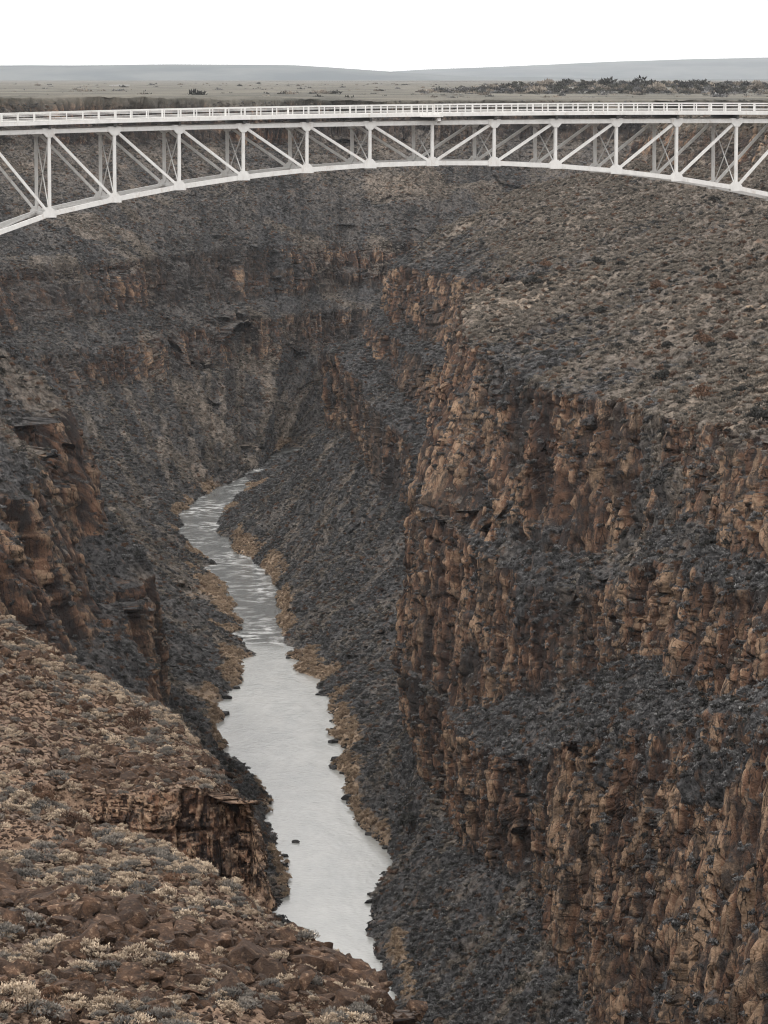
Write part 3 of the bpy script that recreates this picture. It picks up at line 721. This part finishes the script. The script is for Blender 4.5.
# rocks along the banks, standing in the water
wr = [rock_mesh('river_rock_mesh', 60+k, M_wet, 16, (1, .85, .6)) for k in range(3)]
bank_px = [(238,700,3),(243,712,2.4),(236,690,2),(258,812,1.6),(262,826,2.4),(256,800,1.4),(268,838,1.5),(247,782,1.2),(290,858,1.6),(286,870,1.4),
 (330,745,2.2),(326,758,2.8),(333,770,2.2),(322,766,1.3),(338,801,3.4),(344,806,1.8),(332,730,1.4),(352,826,1.6),(361,838,1.6),(372,850,1.2),(386,848,1.4),
 (362,905,1.8),(366,893,1.4),(380,888,1.2),(374,930,1.4),(388,955,1.6),(394,975,1.6),(296,843,1.6),(310,700,1.2),(288,660,1.5),(280,618,1.2),(240,640,1.2),
 (224,735,1.3),(229,742,1.0),(328,780,1.2),(253,795,1.0),(318,722,1.0)]
shore = np.concatenate([A_.reshape(-1, 3)[(np.abs(A_[..., 2].ravel()+180.15) < .25) & (A_[..., 1].ravel() > 700) & (A_[..., 1].ravel() < 1700)] for A_ in (REV, LEV)])
su, sv, sd = proj(shore)
for i, (px, py, s_) in enumerate(bank_px):
    w_ = PZ(px, py, -180.1)
    if (px, py) != (296, 843): w_ = shore[np.argmin((su-px)**2+(2*(sv-py))**2)]*np.array([1, 1, 0])+np.array([0, 0, -180.0])
    if (px, py) == (338, 801): pr = dict(label='big black rock jutting into the river from the east bank', cat='rock')
    elif (px, py) == (296, 843): pr = dict(label='single low dark rock out in the pale water near the west bank', cat='rock')
    else: pr = dict(label='black rock at the waterline of the river', cat='rock', group='black rocks along the waterline')
    place('river_rock', wr[i % 3], w_, rng.uniform(0, 6), (s_*1.2, s_*1.2, s_*1.5), props=pr)
# dark rubble following both waterlines
def rubble(name, data, seed):
    V, cc, light, rp, reed = data
    z = V[..., 2]; w_ = sst(-180.6, -180.1, z)*(1-sst(-179.4, -178.2, z))*sst(-.2, .2, fbm(V[..., 0]/12, V[..., 1]/12, 6.1, 2))
    p_, u, v = sample_surface(V, w_, 1.6, 20, seed)
    print(name, len(p_)); return scatter(name, p_, wr_obj, np.random.default_rng(seed).uniform(.25, .95, len(p_)), None, .5)
wr_obj = [o for o in scene.objects if o.name.startswith('river_rock')][:3]
rubble('rubble', RW, 21); rubble('rubble', LW, 22)
# pale boulders by the right edge
pb = [rock_mesh('pale_rock_mesh', 80+k, M_pale, 11, (1, .9, .75)) for k in range(3)]
for i, (px, py, s_, lab) in enumerate([(760, 322, 2.3, 'largest pale sandstone boulder near the right edge, front of its cluster'), (751, 308, 1.9, 'pale boulder at the back of the cluster near the right edge'),
    (764, 306, 1.6, 'pale boulder at the rear right of the cluster on the open slope'), (745, 316, 1.3, 'small pale boulder left of the largest one'), (735, 321, .9, 'smallest pale boulder at the left end of the cluster'), (490, 352, 2.0, 'pale angular boulder at the tip of the brown prow')]):
    place('boulder', pb[i % 3], np.array(surf_at(REV, px, py))+np.array([0, 0, .3]), rng.uniform(0, 6), s_, props=dict(label=lab, cat='boulder'))

# ================================================================== near slope: shrubs and boulders
ns = [shrub_mesh('near_shrub_mesh', 100+k, M_tan, n=15, per=40, br=.15, size=.05, wide=.45, high=.38) for k in range(4)] + \
     [shrub_mesh('near_shrub_mesh', 120+k, M_grey, n=13, per=44, br=.17, size=.055, wide=.45, high=.36) for k in range(3)] + \
     [shrub_mesh('near_shrub_mesh', 140, M_rusty, n=18, per=50, br=.17, size=.05, wide=.5, high=.5)]
nr = [rock_mesh('near_rock_mesh', 200+k, M_basalt, 11+k % 4, [(1, .85, .7), (1, .7, .55), (1, .9, .45)][k % 3]) for k in range(6)]
flatm = np.broadcast_to(1-.9*sst(.4, .8, Fc), FV.shape[:2])*sst(.35, .6, normals(FV)[..., 2])
cl = fbm(FV[..., 0]/5, FV[..., 1]/5, 0.3, 3)
pts, u, v = sample_surface(FV, flatm*(.15+sst(-.2, .35, cl)), .85, 1500, 31)
def rockzone(u, v):
    a = np.exp(-((v-(905+.22*u))/32)**2)*(u < 420)*1.0
    a = np.maximum(a, .8*np.exp(-((v-985)/26)**2)*(u < 300))
    a = np.maximum(a, .7*np.exp(-(((u-140)/90)**2+((v-770)/22)**2)))
    a = np.maximum(a, .6*np.exp(-(((u-20)/50)**2+((v-665)/25)**2)))
    return a
rz_ = rockzone(u, v)
keep = rng.random(len(pts)) > .75*rz_
pts, u, v = pts[keep], u[keep], v[keep]
sizes = np.clip(rng.lognormal(-.12, .28, len(pts)), .45, 1.5)
order = np.argsort(-sizes/np.linalg.norm(pts, axis=-1)*((u > -5) & (u < 770) & (v < 1030)))
kinds = rng.choice(8, len(pts), p=[.14, .14, .14, .13, .14, .13, .13, .05])
hero = [(95, 958, 1.5, 0, 'cream tufted rabbitbrush standing among the dark boulders at lower left'), (140, 962, 1.5, 1, 'cream and blue-grey bush just right of the first tufted one among boulders'),
        (110, 1000+8, 1.3, 2, 'pale puffy bush at the foot of the dark boulder field'), (25, 1012, 1.7, 3, 'broad cream bush in the bottom left corner'),
        (140, 728, 2.3, 7, 'wide reddish-brown bush on the crest of the near spur')]
for px, py, s_, k, lab in hero:
    w_ = surf_at(FV, px, py)
    place('sagebrush' if k != 7 else 'brown_bush', ns[k], w_, rng.uniform(0, 6), s_, props=dict(label=lab, cat='bush'))
nm = {0: 'cream-tipped rabbitbrush tuft on the stony near slope', 1: 'blue-grey sagebrush on the stony near slope', 2: 'rust-brown dry bush on the stony near slope'}
gp = {0: 'cream tufted bushes on the near slope', 1: 'blue-grey sagebrushes on the near slope', 2: 'rust-brown bushes on the near slope'}
near_protos = {}
for j in order[:300]:
    k = int(kinds[j]); t_ = 0 if k < 4 else (1 if k < 7 else 2)
    o = place(('rabbitbrush', 'sagebrush', 'brown_bush')[t_], ns[k], pts[j], rng.uniform(0, 6), float(sizes[j]), props=dict(label=nm[t_], cat='bush', group=gp[t_]))
    near_protos.setdefault(k, o)
for k in range(8):
    if k not in near_protos: near_protos[k] = place('brown_bush', ns[k], surf_at(FV, 60, 800), 0, .8, props=dict(label=nm[2], cat='bush', group=gp[2]))
rest = order[300:]
print('near shrubs', len(pts))
scatter('shrubbery', pts[rest], [near_protos[k] for k in range(8)], sizes[rest], kinds[rest])
# small tufts between
pts2, u2, v2 = sample_surface(FV, flatm*sst(-.5, .2, cl), 2.4, 1500, 33)
scatter('ground_cover', pts2, [near_protos[k] for k in range(8)], rng.uniform(.22, .5, len(pts2)), rng.choice(8, len(pts2), p=[.17, .16, .16, .16, .11, .1, .1, .04]))
# boulders
pts, u, v = sample_surface(FV, flatm, 4.5, 1200, 35)
keep = rng.random(len(pts)) < (.22+1.0*rockzone(u, v))
pts, u, v = pts[keep], u[keep], v[keep]
z_ = rockzone(u, v)
sizes = np.clip(rng.lognormal(-1.1, .6, len(pts)), .12, 1.0)*(1+.7*z_)
order = np.argsort(-sizes/np.linalg.norm(pts, axis=-1)*(u > -10))
rp_ = []
for i, j in enumerate(order[:200]):
    o = place('basalt_boulder', nr[i % 6], pts[j]+np.array([0, 0, .1*sizes[j]]), rng.uniform(0, 6), float(sizes[j]), (rng.normal(0, .4), rng.normal(0, .4)),
              props=dict(label='angular brown basalt boulder lying on the near slope', cat='boulder', group='basalt boulders on the near slope'))
    if i < 6: rp_.append(o)
print('near rocks', len(pts))
scatter('rubble', pts[order[200:]], rp_, sizes[order[200:]], None, .5)
pts3, u3, v3 = sample_surface(FV, flatm*0+1, 9.0, 300, 37)
scatter('gravel', pts3, rp_, rng.uniform(.08, .26, len(pts3)), None, .5)
print('gravel', len(pts3))

# ================================================================== trees and houses on the far plateau
jt = []
for k in range(3):
    rr = np.random.default_rng(300+k)
    cs = [(rr.normal(0, .9), rr.normal(0, .9), rr.uniform(1.0, 3.2)) for _ in range(12)]; rs = [rr.uniform(.6, 1.1) for _ in cs]
    v, f, t = leafy(rr, cs, rs, 20, .5); v2, f2 = stems(rr, 4, 2.0, .8); o_ = len(v)
    jt.append(raw_mesh('juniper_mesh', v+v2, f+[tuple(i+o_ for i in q_) for q_ in f2], [M_junf, M_stem], dict(tip=t+[0]*len(v2)), midx=[0]*len(f)+[1]*len(f2)))
def zhill(x, y):
    t = math.sin(math.pi*(y-3000)/900)**.7 if 3000 < y < 3900 else 0
    return max(-15.5, -20+float(h_knoll(np.array(x), np.array(y)))*t)
for i in range(200):
    y = rng.uniform(3150, 3800); px = rng.choice([rng.uniform(455, 700), rng.uniform(540, 768)])
    x = (px-CX)/FPX*y; s_ = min(1.5, rng.lognormal(.0, .3))
    place('juniper_tree', jt[i % 3], (x, y, zhill(x, y)-.3), rng.uniform(0, 6), s_, props=dict(label='dark juniper on the low knoll beyond the right half of the bridge', cat='tree', group='junipers on the knoll beyond the bridge'))
for i in range(40):
    y = rng.uniform(2500, 9000); px = rng.uniform(5, 450); x = (px-CX)/FPX*y
    place('juniper_tree', jt[i % 3], (x, y, -14.5), rng.uniform(0, 6), rng.uniform(.4, .9), props=dict(label='lone dark juniper dotted on the open plateau left of the knoll', cat='tree', group='junipers dotted on the open plateau'))
n_ = 9000
yy = 2450*np.exp(rng.uniform(0, 1.25, n_)); xx = (rng.uniform(-30, 800, n_)-CX)/FPX*yy
kn = (yy < 3950) & (yy > 2990) & (xx > 0)
dn = fbm(xx/160, yy/500, 7.7, 3)
kk = (~kn) & (rng.random(n_) < .25+sst(-.1, .3, dn)); xx, yy = xx[kk], yy[kk]
scatter('scrub', np.stack([xx, yy, np.full_like(xx, -14.6)], -1), [protos[1], protos[2], protos[4]], rng.lognormal(.9, .4, len(xx)))
n_ = 4000; yy = rng.uniform(3020, 3850, n_); xx = (rng.uniform(420, 790, n_)-CX)/FPX*yy
zz = np.array([zhill(a, b_) for a, b_ in zip(xx, yy)])
scatter('scrub', np.stack([xx, yy, zz], -1), [protos[1], protos[2], protos[4]], rng.lognormal(.8, .5, n_))
m, nt, b = new_mat('white_house_wall'); b.inputs['Base Color'].default_value = (.62, .6, .57, 1); M_hw = m
m, nt, b = new_mat('grey_roof_metal'); b.inputs['Base Color'].default_value = (.30, .30, .31, 1); M_hr = m
def box_bm(bm, x0, x1, y0, y1, z0, z1):
    v = [bm.verts.new(p_) for p_ in ((x0,y0,z0),(x1,y0,z0),(x1,y1,z0),(x0,y1,z0),(x0,y0,z1),(x1,y0,z1),(x1,y1,z1),(x0,y1,z1))]
    for f in ((0,3,2,1),(4,5,6,7),(0,1,5,4),(1,2,6,5),(2,3,7,6),(3,0,4,7)): bm.faces.new([v[i] for i in f])
def bm_obj(name, bm, mat, parent=None):
    me = bpy.data.meshes.new(name); bm.to_mesh(me); bm.free(); me.materials.append(mat)
    o = bpy.data.objects.new(name, me); COL.objects.link(o); o.parent = parent; return o
M_dark = new_mat('dark_window')[0]; M_dark.node_tree.nodes['Principled BSDF'].inputs['Base Color'].default_value = (.03, .03, .04, 1)
for px, Y, wd, lab in ((115, 6200, 12, 'tiny white house at the left end of the farm on the plateau'), (121, 6300, 9, 'tiny white shed in the middle of the farm on the plateau'), (126.5, 6250, 14, 'long low white house at the right end of the farm on the plateau')):
    r_ = bpy.data.objects.new('house', None); COL.objects.link(r_); r_.location = ((px-CX)/FPX*Y, Y, -16); tag(r_, lab, 'house')
    bm = bmesh.new(); box_bm(bm, -wd/2, wd/2, -4, 4, 0, 3.4); bm_obj('wall', bm, M_hw, r_)
    bm = bmesh.new(); vv = [bm.verts.new(p_) for p_ in ((-wd/2-.4,-4.5,3.402),(wd/2+.4,-4.5,3.402),(wd/2+.4,4.5,3.402),(-wd/2-.4,4.5,3.402),(-wd/2-.4,0,5.4),(wd/2+.4,0,5.4))]
    for f in ((0,1,2,3),(0,4,5,1),(3,2,5,4),(0,3,4),(1,5,2)): bm.faces.new([vv[i] for i in f])
    bm_obj('roof', bm, M_hr, r_)
    for xx in (-wd*.25, wd*.25):
        bm = bmesh.new(); box_bm(bm, xx-.7, xx+.7, -4.06, -3.9, 1.2, 2.4); bm_obj('window', bm, M_dark, r_)

# ================================================================== bridge
TH = math.atan(.288); BX, BY, PL, BW = 7.05, 588.0, 9.5, 9.6
ct, st_ = math.cos(TH), math.sin(TH)
def bw(s_, w_, z): return Vector((s_*ct - w_*st_, s_*st_ + w_*ct, z))
bridge = bpy.data.objects.new('bridge', None); COL.objects.link(bridge); bridge.location = (BX, BY, 0)
tag(bridge, 'white steel arched deck truss bridge spanning the whole gorge', 'bridge')
def painted(name, base, stain, amt):
    m, nt, b = new_mat(name); q = NB(nt); b.inputs['Roughness'].default_value = .55
    n_ = q.noise(q.coord((1, 1, .5)), 1.1, 5, .7)
    c = q.mix(q.mapr(n_, .35, .7), base, tuple(x*.84 for x in base))
    c = q.mix(q.mapr(q.noise(q.coord((1, 1, .4)), .8, 6, .75), .55, .70, 0, amt), c, stain)
    q.lk(c, b.inputs['Base Color']); return m
M_white = painted('weathered_white_paint', (.81, .80, .78), (.42, .33, .26), .5)
M_conc = painted('weathered_concrete', (.46, .44, .41), (.25, .22, .19), .6)
M_deckshade = painted('shade_dark_deck_steel', (.10, .10, .10), (.12, .08, .05), .5)  # steel under the deck, its shadow put into the dark base colour
M_asph = painted('asphalt', (.05, .05, .05), (.07, .07, .065), .5)
def beam(bm, a, b_, wd, ht, side=None):
    a = Vector(a); b_ = Vector(b_); d_ = (b_-a).normalized()
    sd = side or bw(0, 1, 0).normalized(); up = d_.cross(sd).normalized(); sd = up.cross(d_).normalized()
    vs = []
    for p_ in (a, b_):
        for i, j in ((-1,-1),(1,-1),(1,1),(-1,1)): vs.append(bm.verts.new(p_+sd*i*wd/2+up*j*ht/2))
    for f in ((0,3,2,1),(4,5,6,7),(0,1,5,4),(1,2,6,5),(2,3,7,6),(3,0,4,7)): bm.faces.new([vs[i] for i in f])
def ibeam(bm, a, b_, wd, ht):
    """an I section: two flanges (facing along the bridge's sides) and a web"""
    a = Vector(a); b_ = Vector(b_); d_ = (b_-a).normalized(); sd = bw(0, 1, 0).normalized()
    t = .06
    beam(bm, a-sd*(wd/2), b_-sd*(wd/2), t, ht); beam(bm, a+sd*(wd/2), b_+sd*(wd/2), t, ht); beam(bm, a, b_, wd-t-.004, t)
def zt(s_): return -6.52 - 0.000146*s_*s_ + .0099*s_ if abs(s_) <= 95 else -6.52-.000146*95*95+.0099*s_ - .018*(abs(s_)-95)
def hh_(n): k = min(abs(n), 20-abs(n)); return 5.85+.165*k*k+.85*max(0, k-6)
NN = 20
def T(n, w_): return bw(n*PL, w_, zt(n*PL))
def B(n, w_): return bw(n*PL, w_, zt(n*PL)-hh_(n))
def bpart(name, fn, mat=None):
    bm = bmesh.new(); fn(bm); return bm_obj(name, bm, mat or M_white, bridge)
for w_ in (0, BW):
    bpart('top_chord', lambda bm: [beam(bm, T(n, w_), T(n+1, w_), .50, .62) for n in range(-NN, NN)])
    bpart('bottom_chord', lambda bm: [beam(bm, B(n, w_), B(n+1, w_), .56, .66) for n in range(-NN, NN)])
    for n in range(-NN, NN+1):
        a, b_ = T(n, w_), B(n, w_); ax = (b_-a).normalized()
        bpart('vertical', lambda bm: ibeam(bm, a+ax*.32, b_-ax*.34, .44, .42))
        if n < 0: p0, p1 = (T(n, w_), B(n+1, w_)) if n >= -10 else (B(n, w_), T(n+1, w_))
        elif n > 0: p0, p1 = (T(n, w_), B(n-1, w_)) if n <= 10 else (B(n, w_), T(n-1, w_))
        else: continue
        ax = (p1-p0).normalized(); bpart('diagonal', lambda bm: ibeam(bm, p0+ax*.4, p1-ax*.4, .36, .38))
def gusset(bm, c, w_, top):
    sgn = -1 if w_ == 0 else 1
    for sd in (-1, 1):
        off = bw(0, 1, 0)*(sd*(.30 if top else .33)); up = Vector((0, 0, 1)); al = bw(1, 0, 0)
        h0, h1 = (.42, -.95) if top else (-.45, 1.0)
        prof = [(-.92, h0), (.92, h0), (.92, -.25 if top else .3), (.36, h1*.9), (-.36, h1*.9), (-.92, -.25 if top else .3)]
        f1 = [bm.verts.new(c+off+al*x+up*z) for x, z in prof]; f2 = [bm.verts.new(c+off*1.12+al*x+up*z) for x, z in prof]
        bm.faces.new(f1); bm.faces.new(f2[::-1])
        for i in range(6): bm.faces.new((f1[i], f2[i], f2[(i+1) % 6], f1[(i+1) % 6]))
out = []
for n in range(-NN, NN+1):
    for w_ in (0, BW):
        for top in (True, False):
            if top and n == 0: continue
            c = T(n, w_) if top else B(n, w_)
            if -8 <= n <= 7: bpart('gusset_plate', lambda bm: gusset(bm, c, w_, top))
            else: out.append((c, w_, top))
o = bpart('gusset_plate', lambda bm: [gusset(bm, *a) for a in out]); o['kind'] = 'stuff'
for n in range(-NN, NN+1):
    bpart('sway_brace', lambda bm: (beam(bm, T(n, .3)-Vector((0,0,.9)), B(n, BW-.3)+Vector((0,0,.3)), .13, .13, bw(1,0,0)), beam(bm, T(n, BW-.3)-Vector((0,0,.9)), B(n, .3)+Vector((0,0,.3)), .13, .13, bw(1,0,0)+Vector((0,0,.001)))))
    bpart('floor_beam', lambda bm: beam(bm, T(n, -.7)+Vector((0,0,.62)), T(n, BW+.7)+Vector((0,0,.62)), .35, .55, bw(1,0,0)), M_deckshade)
    bpart('strut', lambda bm: beam(bm, B(n, .3), B(n, BW-.3), .3, .35, bw(1,0,0)))
bpart('lateral_bracing', lambda bm: [beam(bm, B(n, .3 if n % 2 else BW-.3)+Vector((0,0,.1)), B(n+1, BW-.3 if n % 2 else .3)+Vector((0,0,.1)), .2, .2) for n in range(-NN, NN)])
def strip(bm, w0, w1, z0, z1, n0=-NN, n1=NN):
    ring = []
    for n in range(n0, n1+1):
        s_ = n*PL; z = zt(s_)
        ring.append([bm.verts.new(bw(s_, a, z+c)) for a, c in ((w0, z0), (w1, z0), (w1, z1), (w0, z1))])
    for r0, r1 in zip(ring, ring[1:]):
        for i in range(4): bm.faces.new((r0[i], r0[(i+1) % 4], r1[(i+1) % 4], r1[i]))
    bm.faces.new(ring[0]); bm.faces.new(ring[-1][::-1])
bpart('stringer', lambda bm: [strip(bm, a-.12, a+.12, .90, 1.048) for a in (.9, 2.8, 4.8, 6.8, 8.7)], M_deckshade)
bpart('deck_slab', lambda bm: strip(bm, -.95, BW+.95, 1.05, 1.28), M_conc)
bpart('road_surface', lambda bm: strip(bm, .35, BW-.35, 1.285, 1.33), M_asph)
bpart('fascia', lambda bm: (strip(bm, -1.12, -.955, .94, 1.46), strip(bm, BW+.955, BW+1.12, .94, 1.46)))
M_yel = new_mat('yellow_road_paint')[0]; M_yel.node_tree.nodes['Principled BSDF'].inputs['Base Color'].default_value = (.6, .42, .05, 1)
bpart('lane_marking', lambda bm: (strip(bm, BW/2-.2, BW/2-.08, 1.334, 1.338), strip(bm, BW/2+.08, BW/2+.2, 1.334, 1.338)), M_yel)
for w_ in (-1.04, BW+1.04):
    bpart('handrail', lambda bm: strip(bm, w_-.06, w_+.06, 2.52, 2.66))
    bpart('lower_rail', lambda bm: (strip(bm, w_-.035, w_+.035, 2.22, 2.29), strip(bm, w_-.035, w_+.035, 1.70, 1.78)))
def post(bm, s_, w_, big):
    z = zt(s_); beam(bm, bw(s_, w_, z+1.462), bw(s_, w_, z+2.53), .14, .26 if big else .15)
rest = []
for k in range(-NN*4, NN*4+1):
    s_ = k*PL/4
    if -30 <= k <= 23: bpart('railing_post', lambda bm: post(bm, s_, -1.04, k % 4 == 0))
    else: rest.append((s_, -1.04, k % 4 == 0))
    if -20 <= k <= 20: bpart('railing_post', lambda bm: post(bm, s_, BW+1.04, k % 4 == 0))
    else: rest.append((s_, BW+1.04, k % 4 == 0))
o = bpart('railing_post', lambda bm: [post(bm, *a) for a in rest]); o['kind'] = 'stuff'
# lookout bay at mid span
def bay(bm):
    z = zt(0); 
    for x0, x1, y0, y1, z0, z1 in ((-2.2, 1.0, -2.3, -1.14, .86, 1.1),):
        a = bw(x0, (y0+y1)/2, z+(z0+z1)/2); b_ = bw(x1, (y0+y1)/2, z+(z0+z1)/2); beam(bm, a, b_, y1-y0, z1-z0)
    for i in range(5): beam(bm, bw(-2.15+i*.77, -2.22, z+1.1), bw(-2.15+i*.77, -2.22, z+2.52), .12, .12)
    beam(bm, bw(-2.25, -2.22, z+2.6), bw(1.05, -2.22, z+2.6), .14, .14); beam(bm, bw(-2.2, -2.22, z+1.75), bw(1.0, -2.22, z+1.75), .07, .07)
    beam(bm, bw(.5, -1.9, z+.5), bw(.5, -1.2, z+.15), .5, .5, bw(1, 0, 0))
bpart('lookout_platform', bay)
# piers and abutments
allv = np.concatenate([REV.reshape(-1, 3)[::7], LEV.reshape(-1, 3)[::7]])
def ground_z(x, y):
    d_ = (allv[:, 0]-x)**2+(allv[:, 1]-y)**2; i = np.argsort(d_)[:12]; return float(allv[i, 2].min())
for n in (-10, 10):
    def pier(bm):
        for w_ in (0, BW):
            c = B(n, w_); g = ground_z(BX+c.x, BY+c.y)-6; k = 4
            for i in range(k):
                z1 = c.z-.5+(g-c.z+.5)*i/k; z0 = c.z-.5+(g-c.z+.5)*(i+1)/k+.004
                beam(bm, Vector((c.x, c.y, z1)), Vector((c.x, c.y, z0)), 2.2+.5*i, 2.2+.5*i)
        g0 = B(n, BW/2); beam(bm, B(n, 1.2)-Vector((0,0,1.6)), B(n, BW-1.2)-Vector((0,0,1.6)), 1.8, 1.6, bw(1,0,0))
    bpart('pier', pier, M_conc)
for n, sg in ((-NN, -1), (NN, 1)):
    def ab(bm):
        c = T(n, BW/2); s0 = n*PL; z = zt(s0)
        g = min(ground_z(BX+c.x, BY+c.y), z-8)-8
        beam(bm, bw(s0+sg*4.2, BW/2, (z+1.2+g)/2), bw(s0+sg*.6, BW/2, (z+1.2+g)/2), BW+3, z+1.2-g)
    bpart('abutment', ab, M_conc)
    L_ = 700; s0 = n*PL+sg*4.25; z = zt(n*PL)
    bm = bmesh.new(); beam(bm, bw(s0, BW/2, z-2.6), bw(s0+sg*L_, BW/2, z-2.6), 11, 7.6)
    o = bm_obj('road', bm, M_asph); o.location = (BX, BY, 0); tag(o, kind='structure')
# ================================================================== air
bm = bmesh.new(); box_bm(bm, -45000, 45000, -3000, 50000, -191, 900)
m = bpy.data.materials.new('haze_air'); m.use_nodes = True; nt = m.node_tree; nt.nodes.clear()
ou = nt.nodes.new('ShaderNodeOutputMaterial'); pv = nt.nodes.new('ShaderNodeVolumePrincipled')
pv.inputs['Color'].default_value = (.86, .90, .95, 1); pv.inputs['Density'].default_value = 1.6e-5; pv.inputs['Anisotropy'].default_value = .2
nt.links.new(pv.outputs[0], ou.inputs['Volume'])
o = bm_obj('haze', bm, m); tag(o, kind='stuff')

# ================================================================== light
SUN_EL, SUN_ROT = R(56), R(236)
w = bpy.data.worlds.new('World'); scene.world = w; w.use_nodes = True
nt = w.node_tree; bg = nt.nodes['Background']
sky = nt.nodes.new('ShaderNodeTexSky'); sky.sky_type = 'NISHITA'; sky.sun_disc = False
sky.sun_elevation = SUN_EL; sky.sun_rotation = SUN_ROT; sky.dust_density = 4; sky.air_density = 1
hsv = nt.nodes.new('ShaderNodeHueSaturation'); hsv.inputs['Saturation'].default_value = .12
nt.links.new(sky.outputs[0], hsv.inputs['Color'])
mx = nt.nodes.new('ShaderNodeMix'); mx.data_type = 'RGBA'; ins = [i for i in mx.inputs if i.type == 'RGBA']
mx.inputs[0].default_value = .65; nt.links.new(hsv.outputs[0], ins[0]); ins[1].default_value = (14.6, 14.3, 14.0, 1)
nt.links.new([o for o in mx.outputs if o.type == 'RGBA'][0], bg.inputs['Color'])
bg.inputs['Strength'].default_value = .152
sl = bpy.data.lights.new('sun', 'SUN'); sl.energy = 1.5; sl.angle = R(10); sl.color = (1, .96, .9)
so = bpy.data.objects.new('sun', sl); COL.objects.link(so)
d = Vector((math.sin(SUN_ROT)*math.cos(SUN_EL), math.cos(SUN_ROT)*math.cos(SUN_EL), math.sin(SUN_EL)))
so.rotation_euler = d.to_track_quat('Z', 'Y').to_euler()
vs_ = scene.view_settings; vs_.view_transform = 'Standard'; vs_.look = 'None'; vs_.gamma = 1; vs_.exposure = 0
scene.cycles.use_denoising = True; scene.cycles.filter_width = 1.1
scene.cycles.max_bounces = 5; scene.cycles.diffuse_bounces = 2
